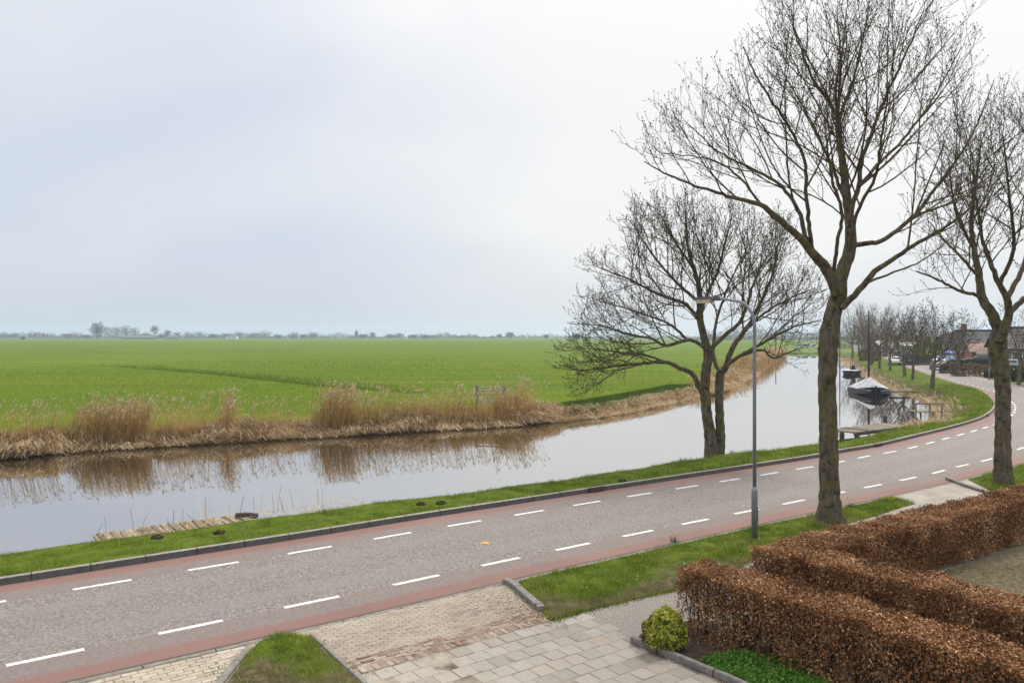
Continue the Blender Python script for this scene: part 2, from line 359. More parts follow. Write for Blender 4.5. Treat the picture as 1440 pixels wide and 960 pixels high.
def mat_verge():
    m, nt, bs = newmat('verge turf'); ob = mapping(nt, (1,1,1))
    g = ramp(nt, [(.3,(.040,.055,.010)), (.5,(.085,.125,.012)), (.75,(.15,.165,.03))], noise(nt, 2.2, 7, .7, ob))
    mud = ramp(nt, [(.3,(.040,.030,.018)), (.5,(.095,.072,.042)), (.72,(.19,.15,.09))], noise(nt, 5, 7, .7, ob))
    setc(nt, bs, mixc(nt, attr(nt, 'zone'), g, mud)); bs.inputs['Roughness'].default_value = .95; bs.inputs['Specular IOR Level'].default_value = .05
    bump(nt, bs, noise(nt, 30, 5, .7, ob), .7, .04); return m
M_verge = mat_verge(); verge()

# asphalt with red suggestion lanes, kerb, markings
def mat_road():
    m, nt, bs = newmat('asphalt'); ob = mapping(nt, (1,1,1)); tc = nt.nodes.new('ShaderNodeTexCoord'); sx = nt.nodes.new('ShaderNodeSeparateXYZ'); nt.links.new(tc.outputs['UV'], sx.inputs[0])
    d = sx.outputs['Y']; uvn = lambda sc, sx_: noise(nt, sc, 5, .65, mapping(nt, sx_, 'UV'))
    grit = noise(nt, 30, 4, .8, ob); patch = noise(nt, .35, 5, .6, ob); streak = uvn(1, (.12, 1.6, 1))
    vo = nt.nodes.new('ShaderNodeTexVoronoi'); vo.inputs['Scale'].default_value = 34; nt.links.new(ob, vo.inputs[0])
    stone = rmap(nt, vo.outputs['Color'], .0, 1.0, .0, 1.0)
    base = ramp(nt, [(.28,(.070,.061,.053)), (.5,(.178,.159,.142)), (.72,(.325,.292,.258))], mth(nt, 'ADD', mth(nt, 'MULTIPLY', grit, .55), mth(nt, 'MULTIPLY', stone, .45)))
    base = mixc(nt, rmap(nt, patch, .35, .7, 0, .35), base, (.212,.188,.164))
    base = mixc(nt, rmap(nt, streak, .45, .75, 0, .45), base, (.168,.148,.142))
    wob2 = mth(nt, 'MULTIPLY', mth(nt, 'SUBTRACT', streak, .5), .5)
    for ctr in (1.85, 3.45): w_ = rmap(nt, mth(nt, 'ABSOLUTE', mth(nt, 'SUBTRACT', mth(nt, 'ADD', d, wob2), ctr)), .42, .08, 0, .42); base = mixc(nt, w_, base, (.215,.193,.182))
    base = mixc(nt, rmap(nt, uvn(1, (.5, .5, 1)), .60, .72, 0, .28), base, (.10,.092,.085))
    red = ramp(nt, [(.3,(.155,.086,.073)), (.7,(.250,.145,.122))], mth(nt, 'ADD', mth(nt, 'MULTIPLY', grit, .6), mth(nt, 'MULTIPLY', patch, .4)))
    e0 = mth(nt, 'MINIMUM', d, mth(nt, 'SUBTRACT', RW, d))          # distance to the nearer road edge
    wob = mth(nt, 'MULTIPLY', mth(nt, 'SUBTRACT', streak, .5), .9)
    lane = rmap(nt, mth(nt, 'ADD', e0, mth(nt, 'MULTIPLY', wob, .25)), 1.12, .98, 0, 1)
    worn = rmap(nt, mth(nt, 'ADD', e0, wob), .42, .58, 0, .85)
    worn = mth(nt, 'MAXIMUM', worn, rmap(nt, mth(nt, 'ADD', mth(nt, 'MULTIPLY', patch, .6), mth(nt, 'MULTIPLY', streak, .4)), .56, .68, 0, .6))
    redw = mixc(nt, worn, red, mixc(nt, .5, base, (.175,.142,.130)))
    c = mixc(nt, lane, base, redw)
    dirt = rmap(nt, e0, .09, .0, 0, .6); c = mixc(nt, dirt, c, (.09,.075,.06))
    setc(nt, bs, c); bs.inputs['Roughness'].default_value = .8; bs.inputs['Specular IOR Level'].default_value = .25
    bump(nt, bs, grit, .5, .012); return m
M_road = mat_road()
S_END = K.L - 30
sheet(2, S_END, np.linspace(0, RW, 12), 0.0, K, .5).build('road', M_road)['kind'] = 'structure'
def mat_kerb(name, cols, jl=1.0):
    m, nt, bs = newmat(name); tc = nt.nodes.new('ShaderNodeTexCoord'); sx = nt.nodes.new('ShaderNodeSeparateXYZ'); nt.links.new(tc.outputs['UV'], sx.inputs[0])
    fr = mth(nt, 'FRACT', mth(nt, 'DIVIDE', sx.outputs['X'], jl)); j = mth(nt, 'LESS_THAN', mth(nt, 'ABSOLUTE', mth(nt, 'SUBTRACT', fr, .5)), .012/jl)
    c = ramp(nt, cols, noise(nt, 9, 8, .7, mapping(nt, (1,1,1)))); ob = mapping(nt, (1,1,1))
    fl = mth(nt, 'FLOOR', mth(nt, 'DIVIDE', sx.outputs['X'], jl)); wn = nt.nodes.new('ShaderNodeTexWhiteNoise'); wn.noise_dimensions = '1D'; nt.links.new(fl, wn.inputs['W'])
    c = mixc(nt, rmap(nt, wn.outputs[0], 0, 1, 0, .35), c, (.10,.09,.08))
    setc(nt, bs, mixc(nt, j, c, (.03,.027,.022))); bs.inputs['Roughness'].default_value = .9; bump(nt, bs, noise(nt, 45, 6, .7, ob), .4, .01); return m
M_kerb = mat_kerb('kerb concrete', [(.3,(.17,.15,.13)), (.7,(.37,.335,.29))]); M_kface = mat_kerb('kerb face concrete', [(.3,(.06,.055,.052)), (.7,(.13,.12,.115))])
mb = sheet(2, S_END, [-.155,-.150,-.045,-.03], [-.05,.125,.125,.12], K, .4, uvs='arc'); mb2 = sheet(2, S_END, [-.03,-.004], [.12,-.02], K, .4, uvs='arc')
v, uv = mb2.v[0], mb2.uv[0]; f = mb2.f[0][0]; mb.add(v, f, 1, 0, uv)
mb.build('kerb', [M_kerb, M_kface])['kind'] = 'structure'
M_paint = mat_noise('road paint', [(.36,(.30,.285,.265)), (.44,(.62,.60,.565)), (.6,(.76,.745,.71))], 16, 9, .7, .4, 70)
def dashes():
    mb = MB(); s0 = K.proj(G(102,828))[0]; s1 = K.proj(G(8,933))[0]; DF, DN = K.proj(G(102,828))[1], K.proj(G(8,933))[1]
    for off, st, per in ((1.05, s0, 2.0), (4.22, s1, 2.0)):
        for k in range(-14, 150):
            a = st + k*per
            if 3 < a < S_END - 40: sheet(a, a + .98, [off-.055, off+.055], .004, K, .33, mb)
    mb.build('road_marking', M_paint)['kind'] = 'structure'
dashes()
M_orange = mat_noise('plain orange', [(.3,(.55,.22,.04)), (.7,(.75,.36,.06))], 30, 5, .7)
c = G(681,763); MB().add([c+[-.13,.0,.005], c+[-.05,-.06,.005], c+[.15,-.12,.005], c+[.08,.02,.005], c+[.12,.10,.005], c+[-.02,.05,.005]], [[0,1,2,3,4,5]]).build('orange_mark', M_orange)['kind'] = 'structure'  # small flat orange fleck lying on the asphalt

# ------------------------------------------------------------------ near side surfaces
s0n = K.proj(G(300,918))[0]
E0 = K.at(s0n, RW)[:2]; e1 = K.at(s0n+6, RW)[:2] - E0; e1 /= np.linalg.norm(e1); e2 = np.array([e1[1], -e1[0]])   # along the road, towards the house
RZ = math.atan2(e1[1], e1[0])
def LC(a, b, z=0.0): return np.r_[E0 + e1*a + e2*b, z]            # local frame of the drive
def toL(p): q = np.asarray(p)[:2]-E0; return np.array([q@e1, q@e2])
M_sand = mat_noise('joint sand', [(.35,(.10,.080,.058)), (.5,(.24,.20,.155)), (.68,(.37,.315,.25))], 2.2, 8, .95, .6, 60, .01)
def mat_paver(name, cols, dust, dlo, dhi):
    m, nt, bs = newmat(name); ob = mapping(nt, (1,1,1)); c = ramp(nt, cols, attr(nt, 'rnd'))
    c = mixc(nt, rmap(nt, noise(nt, 14, 7, .7, ob), .35, .7, 0, .5), c, (.20,.165,.13))
    d = rmap(nt, mth(nt, 'ADD', mth(nt, 'MULTIPLY', noise(nt, .9, 6, .65, ob), .7), mth(nt, 'MULTIPLY', noise(nt, 7, 6, .7, ob), .3)), dlo, dhi, 0, .72)
    c = mixc(nt, d, c, dust); c = mixc(nt, rmap(nt, noise(nt, 1.7, 7, .7, ob), .58, .78, 0, .32), c, (.13,.11,.085))
    setc(nt, bs, c); bs.inputs['Roughness'].default_value = .9; bs.inputs['Specular IOR Level'].default_value = .2
    bump(nt, bs, noise(nt, 60, 7, .7, ob), .5, .008); return m
M_brick = mat_paver('worn brick pavers', [(0,(.25,.185,.145)), (.5,(.315,.25,.20)), (1,(.37,.31,.25))], (.40,.345,.275), .40, .58)
M_brickd = mat_paver('dark brick pavers', [(0,(.21,.135,.105)), (.5,(.31,.22,.17)), (1,(.42,.33,.26))], (.45,.39,.32), .55, .75)
M_buff = mat_paver('buff brick pavers', [(0,(.36,.30,.23)), (.5,(.43,.365,.285)), (1,(.50,.43,.35))], (.48,.42,.34), .5, .7)
M_tile = mat_paver('concrete slabs', [(0,(.27,.245,.21)), (.4,(.335,.305,.265)), (.85,(.385,.35,.305)), (1,(.36,.285,.215))], (.38,.34,.288), .40, .66)
M_kold = mat_kerb('old grey kerb', [(.3,(.11,.10,.085)), (.7,(.30,.27,.23))])
M_conc = mat_noise('pale concrete', [(.3,(.22,.195,.165)), (.7,(.39,.35,.30))], 1.5, 9, .9, .4, 40, .01)
M_grit = mat_noise('grey path chippings', [(.3,(.15,.132,.11)), (.5,(.26,.232,.20)), (.7,(.37,.335,.29))], 28, 6, .95, .8, 60, .015)
def pav(mb, a0, a1, b0, b1, la, lb, poly, bond=.5, gap=.006, jz=.004, zt=.0, h=.05, mi=0, ka=1.0):
    rows = int((b1-b0)/lb)+1
    for j in range(rows):
        sh = (j % 2)*la*bond
        for i in range(-1, int((a1-a0)/la)+2):
            a, b = a0 + i*la + sh + la/2, b0 + j*lb + lb/2
            if not inside(poly, np.array([a]), np.array([b]))[0]: continue
            x, y = la/2-gap*ka, lb/2-gap; z = zt + rng.normal(0, jz*.5); q = rng.normal(0, .004, 4); c = .005
            t = [(-x,-y),(x,-y),(x,y),(-x,y)]; V = [LC(a+px, b+py, z-h) for px, py in t] + [LC(a+px, b+py, z-c+q[n]*.5) for n, (px, py) in enumerate(t)] + [LC(a+px*(1-c/x), b+py*(1-c/y), z+q[n]*.5) for n, (px, py) in enumerate(t)]
            F = [[0,4,5,1],[1,5,6,2],[2,6,7,3],[3,7,4,0],[4,8,9,5],[5,9,10,6],[6,10,11,7],[7,11,8,4],[8,11,10,9]]
            mb.add(V, F, mi, np.clip(rng.random(), 0, 1))
def polyL(pts): return np.array([toL(p) for p in pts])
def flat(name, pts, z, m, kind='structure', sub=0):
    p = np.asarray(pts); o = MB().add(np.c_[p[:, :2], np.full(len(p), z)], [list(range(len(p)))]).build(name, m); o['kind'] = kind; return o
# sand bed under all paving
bed = [*[K.at(s, RW+.004) for s in np.linspace(3, K.proj(G(1425,646))[0]+10, 60)], K.at(K.proj(G(1425,646))[0]+10, RW+7), LC(16,9), LC(-14,9)]
flat('paving_bed', [p for p in bed], -.0055, M_sand)
# concrete edge band along the road
mbk = sheet(2, K.proj(G(1400,660))[0], [RW+.03, RW+.13], .000, K, .4); mbk.build('edge_band', M_kold)['kind'] = 'structure'
# left brick apron
ap0 = polyL([G(-220,1010), G(340,908), G(322,942), G(306,965), G(250,1060), G(-300,1200)]); mb = MB(); pav(mb, -9, 3, .165, 3.2, .21, .105, ap0, jz=.004); mb.build('brick_paving', M_buff)['kind'] = 'structure'
# brick apron of the drive
dv = polyL([G(443,889), G(715,824), G(780,872), G(512,955)])
bl = np.mean([toL(G(512,953))[1], toL(G(775,868))[1]]); al, ar = toL(G(470,920))[0], toL(G(745,845))[0]
apr = np.array([[al-.9,.165],[ar+.5,.165],[ar+.55,bl-.02],[al-.35,bl-.02]])
mb = MB(); pav(mb, al-1.2, ar+.8, .14, bl-.55, .20, .068, apr, jz=.003, gap=.004); mb.build('brick_paving', M_brick)['kind'] = 'structure'
mb = MB(); pav(mb, al-1.2, ar+.8, bl-.54, bl-.23, .20, .075, apr, jz=.010, gap=.007); pav(mb, al-1.2, ar+.8, bl-.222, bl-.03, .105, .20, np.array([[al-.5,-9],[ar+.5,-9],[ar+.5,bl+.2],[al-.5,bl+.2]]), 0, jz=.009, gap=.008)
mb.build('brick_border', M_brickd)['kind'] = 'structure'
# slabs of the drive
kx = toL(G(890,904)); ky = toL(G(1030,962)); tcn = toL(G(822,866))
til = np.array([[al-.9,bl],[tcn[0]+.05,bl],[kx[0]+.1,kx[1]-.05],[ky[0],ky[1]],[ky[0]-.1,9],[al-3,9]])
mb = MB(); pav(mb, al-4, kx[0]+1.2, bl+.0, bl+6, .30, .30, til, jz=.006, gap=.005); mb.build('concrete_slab_paving', M_tile)['kind'] = 'structure'
# gritty footpath between verge and gardens, and between the hedges
flat('path', [G(818,860), LC(tcn[0]+.03,bl), G(893,905), G(1010,880), G(1300,1050), G(1440,960), G(1090,790), G(1140,760), G(1080,755), G(955,818), G(880,842)], -.004, M_grit)
# ------------------------------------------------------------------ grass
M_blade = mat_leaf('verge grass blades', [(0,(.050,.100,.007)), (.42,(.125,.205,.011)), (.70,(.200,.265,.018)), (.88,(.29,.29,.05)), (1,(.42,.36,.15))], .38, .6, 1.1)
M_bladef = mat_leaf('meadow grass blades', [(0,(.115,.175,.008)), (.5,(.155,.215,.010)), (.9,(.205,.255,.016)), (1,(.28,.29,.06))], .4, .7, .06)
M_bladed = mat_leaf('rank dark grass blades', [(0,(.025,.065,.006)), (.6,(.065,.125,.010)), (1,(.14,.19,.025))], .3, .7, .3)
def blades(mb, p, h, w, lean, rnd=None):
    n = len(p); th = rng.random(n)*2*math.pi; dx = np.c_[np.cos(th), np.sin(th), np.zeros(n)]; ph = th + math.pi/2 + rng.normal(0, .6, n); sx = np.c_[np.cos(ph), np.sin(ph), np.zeros(n)]
    h = np.broadcast_to(h, (n,)); w = np.broadcast_to(w, (n,)); lean = np.broadcast_to(lean, (n,))
    tip = p + dx*(lean*h)[:,None] + np.array([0,0,1])*h[:,None]; a = p - sx*(w/2)[:,None]; b = p + sx*(w/2)[:,None]; a[:,2] -= .015; b[:,2] -= .015
    V = np.stack([a, b, tip], 1).reshape(-1,3); F = np.arange(3*n).reshape(-1,3); r = rng.random(n) if rnd is None else rnd
    mb.add(V, F, 0, np.repeat(r, 3))
def far_verge_grass():
    mb = MB(); N = 260000; s = S_A + (K.proj(G(1399,570))[0]+22-S_A)*rng.random(N); w = vw(s); t = .12 + (w+.15)*rng.random(N)
    p = K.at(s, -t, verge_z(s, t)); keep = rng.random(N) < np.clip((19/p[:,1])**1.3, .05, 1)*np.clip(w/2.6, .4, 1.6)
    keep &= rng.random(N) < 1 - .93*gentle(s)*(1-smooth(.8, 2.2, w-t+.6*np.sin(s*.8)))
    keep &= (pdist(np.array(MOLE), p[:,0], p[:,1]) > 9) | (np.min([np.hypot(p[:,0]-q[0], p[:,1]-q[1]) for q in MOLE], 0) > .20)
    keep &= rng.random(N) < .45+.55*smooth(-.5, .5, np.sin(p[:,0]*1.9-p[:,1]*.8)*np.sin(p[:,1]*2.2+p[:,0]*.6)+.4*np.sin(p[:,0]*6.1+p[:,1]*5)); p = p[keep]; n = len(p); sc = np.clip(p[:,1]/22, .8, 2.2); tuft = .75+.5*np.sin(p[:,0]*2.3+p[:,1]*1.1)*np.sin(p[:,1]*2.9-p[:,0]*.7)+.4*np.sin(p[:,0]*7.3+1)*np.sin(p[:,1]*6.1+p[:,0]*3)
    blades(mb, p, (.05+.07*rng.random(n)**1.5)*sc*np.clip(tuft, .35, 1.4), .012*sc, .25+.7*rng.random(n)); mb.build('verge_grass', M_blade)['kind'] = 'stuff'
MOLE = [G(308,752,.03), G(221,760,.03), G(592,712,.03), G(620,711,.03), G(876,679,.03)]
far_verge_grass()
def field_grass():
    mb = MB(); N = 300000; u = rng.random(N); th = (-39 + 78*rng.random(N))*math.pi/180; q = 34*np.exp(rng.random(N)**1.9*1.75); x, y = q*np.sin(th), q*np.cos(th)
    inn = inside(CANAL, x, y); dN, dF = pdist(NB[::1], x, y), pdist(FB.p[::6], x, y); keep = (~inn) & (dF < dN) & (dF > 1.6) & (rng.random(N) > smooth(75, 185, q + 18*np.sin(x*.05))); x, y, dF = x[keep], y[keep], dF[keep]
    dd = np.minimum(pdist(DITCH, x, y), pdist(FORK, x, y)); z = -.5 + .42 - .12*smooth(2.5,7,dF) - .95*(1-smooth(.25,1.7,dd))*smooth(1,6,dF) + .10*smooth(1.2,2.2,dd)*(1-smooth(2.4,4.5,dd)); n = len(x); sc = np.hypot(x, y)/45
    blades(mb, np.c_[x,y,z-.01], (.05+.06*rng.random(n))*sc, .026*sc, .5+.9*rng.random(n)); mb.build('meadow_grass', M_bladef)['kind'] = 'stuff'
    mb = MB()                                                   # rank grass along the ditch and the bank
    def along(line, n, spread):
        L = np.r_[0, np.cumsum(np.linalg.norm(np.diff(line[:, :2], axis=0), axis=1))]; s = rng.random(n)*L[-1]
        x = np.interp(s, L, line[:,0]) + rng.normal(0, spread, n); y = np.interp(s, L, line[:,1]) + rng.normal(0, spread, n); return x, y
    x, y = along(DITCH, 9000, 1.1); dd = pdist(DITCH, x, y); blades(mb, np.c_[x, y, -.2-.95*(1-smooth(.25,1.7,dd))+.06], .14+.2*rng.random(len(x)), .05, .3+.6*rng.random(len(x)))
    a, b = FB.proj(G(765,593,-.5))[0], FB.proj(G(1010,549,-.5))[0]; s = a + (b-a)*rng.random(36000); o = -(.8+4.2*rng.random(len(s))**1.2)
    p = FB.at(s, o, 0); p[:,2] = -.5+.40*smooth(0,1.6,-o); blades(mb, p, (.16+.26*rng.random(len(s)))*(1-.12*(-o)), .05, .3+.7*rng.random(len(s))); mb.build('rank_grass', M_bladed)['kind'] = 'stuff'
field_grass()
M_turf = mat_verge()
from mathutils.geometry import delaunay_2d_cdt
def turf(name, poly, n, hmax=.07, bare=None, step=.22, hb=(.03,.06), seed=1):
    """a raised bed of turf with its own outline; bare: function of (x, y) giving how earthy it is"""
    poly = np.asarray(poly)[:, :2]; d = np.vstack([np.linspace(a, b, max(2, int(np.linalg.norm(b-a)/step)+1))[:-1] for a, b in zip(poly, np.roll(poly, -1, 0))])
    lo, hi = poly.min(0), poly.max(0); gx, gy = np.meshgrid(np.arange(lo[0], hi[0], step), np.arange(lo[1], hi[1], step)); gx = gx.ravel() + rng.normal(0, .03, gx.size); gy = gy.ravel() + rng.normal(0, .03, gy.size)
    cl = np.vstack([poly, poly[:1]]); ok = inside(poly, gx, gy) & (pdist(cl, gx, gy) > step*.5)
    pts = np.vstack([d, np.c_[gx[ok], gy[ok]]]); nb = len(d)
    V, _, F, _, _, _ = delaunay_2d_cdt([Vector(p) for p in pts], [(i, (i+1) % nb) for i in range(nb)], [], 1, 1e-4)
    V = np.array([tuple(q) for q in V]); ht = lambda x, y: .012 + hmax*smooth(0, .35, pdist(cl, x, y)) + .018*np.sin(x*4.1+y*1.7)*np.sin(y*3.3-x)*smooth(.1, .4, pdist(cl, x, y))
    z = ht(V[:,0], V[:,1]); o = MB().add(np.c_[V, z], [list(f) for f in F]).build(name, M_turf, smooth=True); bz = bare(V[:,0], V[:,1]) if bare else np.zeros(len(V)); set_zone(o, np.clip(bz, 0, 1)); o['kind'] = 'structure'
    x = lo[0] + (hi[0]-lo[0])*rng.random(n*3); y = lo[1] + (hi[1]-lo[1])*rng.random(n*3); k = inside(poly, x, y); x, y = x[k], y[k]
    tf = np.clip(.5+.42*np.sin(x*3.1+y*1.3+seed)*np.sin(y*3.7-x*1.1)+.38*np.sin(x*9.3-y*4)*np.sin(y*8.1+x*5.2), 0, 1.2); pr = np.ones(len(x)) if not bare else 1-.92*np.clip(bare(x, y)*1.15, 0, 1); k = rng.random(len(x)) < pr*(.22+.78*tf); x, y, tf = x[k][:n], y[k][:n], tf[k][:n]; m = len(x)
    mb = MB(); blades(mb, np.c_[x, y, ht(x, y)], (hb[0]+hb[1]*rng.random(m))*(.6+.8*tf), .010, .25+.9*rng.random(m)); mb.build('verge_grass', M_blade)['kind'] = 'stuff'; return ht
sA, sB = K.proj(G(733,819))[0], K.proj(G(1279,704))[0]
edge = [K.at(s, RW+.17) for s in np.linspace(sA, sB, 20)]
low = [G(1288,708), G(1230,725), G(1140,752), G(1075,778), G(1050,792), G(1000,806), G(952,829), G(880,845), G(815,860), G(778,872), G(763,856)]
lowl = np.array([p[:2] for p in low])
def bare1(x, y): return (1-smooth(.05, .75+.35*np.sin(x*2.2), pdist(lowl, x, y)))*.95*smooth(8.6, 7.0, x*1.0+0*y) if False else (1-smooth(.05, .8+.35*np.sin(x*2.2+1), pdist(lowl[4:], x, y)))*.95
t1 = G(1168,735); turf('verge', [*edge, *low], 80000, bare=lambda x, y: np.maximum(bare1(x, y), .9*(1-smooth(.42, .75+.2*np.sin(x*9)*np.sin(y*8), np.hypot(x-t1[0], y-t1[1])))))
mb = MB(); t = np.concatenate([rng.random(500)*.999+i for i in range(4, 10)]); i = t.astype(int); f_ = (t-i)[:,None]; la = np.array(low); q = la[i]*(1-f_)+la[i+1]*f_ + np.c_[rng.normal(0,.055,(len(t),2)), np.full(len(t),.012)]; blades(mb, q, .02+.06*rng.random(len(t))**2, .011, .3+1.3*rng.random(len(t))); mb.build('weeds', M_blade)['kind'] = 'stuff'
isl = [G(352,916), G(366,902), G(388,894), G(413,891), G(436,896), G(452,912), G(507,957), G(560,1010), G(300,1010), G(318,962)]
def bare2(x, y): q = np.stack([(x-E0[0])*e2[0]+(y-E0[1])*e2[1]], 0)[0]; return smooth(.75, 1.7, q + .8*np.sin(x*3)*np.cos(y*2.4))*.9
turf('verge', isl, 9000, bare=bare2, step=.12)
s3a, s3b = K.proj(G(1336,671))[0], K.proj(G(1425,647))[0]
turf('verge', [*[K.at(s, RW+.17) for s in np.linspace(s3a, s3b, 8)], G(1440,655), G(1460,690), G(1392,690)], 14000)
# verge kerbs: low concrete edgings
def edging(name, pts, w, h, label, jl=1.0):
    c = Curve(np.array(pts), .08, 3); t = thing(name, label, 'edging', tuple(c.p[len(c.p)//2])+(0,)); mb = sheet(0, c.L, [-w/2,-w/2+.012,w/2-.012,w/2], [-.03,h,h,-.03], c, .1, uvs='arc')
    o = mb.build('kerb_stone', M_kerb, t); return t
def edging1(name, pts, w, h, label):
    c = Curve(np.array(pts), .08, 3); o = sheet(0, c.L, [-w/2,-w/2+.001,-w/2+.012,w/2-.012,w/2-.001,w/2], [-.03,h-.012,h,h,h-.012,-.03], c, .1, uvs='arc'); n_ = len(o.v[0]); o.f.append((np.array([[0,1,2,3,4,5],[n_-1,n_-2,n_-3,n_-4,n_-5,n_-6]]), 0)); o = o.build(name, M_kold); return tag(o, label, 'kerb')
edging1('verge_kerb', [G(711,819), G(722,824), G(742,842), G(762,859)], .14, .09, 'weathered concrete kerb along the verge edge at the right side of the brick drive')
edging1('verge_kerb', [G(352,912), G(338,926), G(322,945), G(300,975)], .11, .05, 'pale broken kerb between buff brick paving and the small grass island')
edging1('verge_kerb', [G(438,893), G(455,908), G(480,931), G(509,957), G(560,1005)], .07, .03, 'sunken kerb between the small grass island and the brick drive')
edging1('verge_kerb', [G(1332,674), G(1352,682), G(1382,692)], .12, .09, 'short pale kerb beside the far driveway and the right hand tree')
edging1('garden_kerb', [G(889,903), G(930,919), G(975,938), G(1035,963), G(1080,985)], .085, .10, 'concrete garden edging between the slab drive and the beech hedge border')
fw = flat('driveway', [K.at(s, RW+.13) for s in np.linspace(K.proj(G(1240,697))[0]-.8, K.proj(G(1331,673))[0]+.6, 6)] + [G(1392,688), G(1420,705), G(1270,735)], .003, M_conc)
flat('footway', [K.at(s, RW+.165) for s in np.linspace(K.proj(G(1425,646))[0], K.proj(G(1425,646))[0]+9, 6)] + [G(1560,640), G(1560,690), G(1440,690), G(1436,655)], -.004, M_conc)
# earth border and moss in the gardens
M_soil = mat_noise('dark garden soil', [(.3,(.035,.022,.014)), (.7,(.12,.075,.05))], 9, 8, .95, .9, 40, .03)
M_moss = mat_noise('mossy dead garden bed', [(.25,(.06,.055,.025)), (.5,(.17,.135,.075)), (.75,(.27,.22,.13))], 10, 8, .95, .9, 40, .04)
flat('border_soil', [G(893,905), G(930,919), G(1035,963), G(1100,1000), G(1440,1300), G(1440,1000), G(1240,900), G(1110,885), G(975,872), G(900,893)], .02, M_soil)
flat('garden_bed', [G(1200,850), G(1440,765), G(1640,740), G(1640,1000), G(1440,960)], .02, M_moss)
mb = MB(); n = 9000; A = rng.random(n); x = 6.2+5.5*rng.random(n); y = 9.5+6*rng.random(n); blades(mb, np.c_[x, y, np.full(n, .02)], .03+.10*rng.random(n)**2, .012, .5+1.5*rng.random(n))
M_dead = mat_leaf('dead stalks', [(0,(.09,.075,.03)), (.5,(.24,.19,.09)), (1,(.42,.35,.20))], .2, .8, 1.2); mb.build('dead_stalks', M_dead)['kind'] = 'stuff'
M_cover = mat_leaf('ground cover leaves', [(0,(.035,.10,.010)), (.5,(.095,.22,.022)), (1,(.20,.36,.06))], .3, .5, 1.0)
gc = polyL([G(985,932), G(1020,922), G(1090,925), G(1160,955), G(1200,1000), G(1100,1000), G(1035,957), G(1003,945)])
def leaves(mb, c, nrm, size, asp, rnd, fold=.25, jit=.9):
    """leaf shaped quads: centres c, preferred normals nrm"""
    n = len(c); nv = nrm + rng.normal(0, jit, (n,3)); nv /= np.linalg.norm(nv, axis=1)[:,None]; r = rng.normal(0, 1, (n,3)); t = np.cross(nv, r); t /= np.linalg.norm(t, axis=1)[:,None]; b = np.cross(nv, t)
    s = size[:,None] if hasattr(size, '__len__') else size
    V = np.stack([c - t*s*.5, c + b*s*asp*.5 + nv*s*fold*.5 - t*s*.03, c + t*s*.5 + nv*s*.1, c - b*s*asp*.5 + nv*s*fold*.5 - t*s*.03], 1).reshape(-1,3); i = np.arange(n)[:,None]*4
    mb.add(V, np.vstack([i + [0,1,2], i + [0,2,3]]), 0, np.repeat(rnd, 4))
lo, hi = gc.min(0), gc.max(0); a = lo[0]+(hi[0]-lo[0])*rng.random(14000); b = lo[1]+(hi[1]-lo[1])*rng.random(14000); k = inside(gc, a, b); a, b = a[k], b[k]
mb = MB(); q = E0 + a[:,None]*e1 + b[:,None]*e2; leaves(mb, np.c_[q, .03+.11*rng.random(len(a))*(.6+.4*np.sin(a*7)*np.sin(b*6))], np.tile([0,0,1.], (len(a),1)), .03+.025*rng.random(len(a)), .6, rng.random(len(a)), jit=.6); mb.build('ground_cover', M_cover)['kind'] = 'stuff'

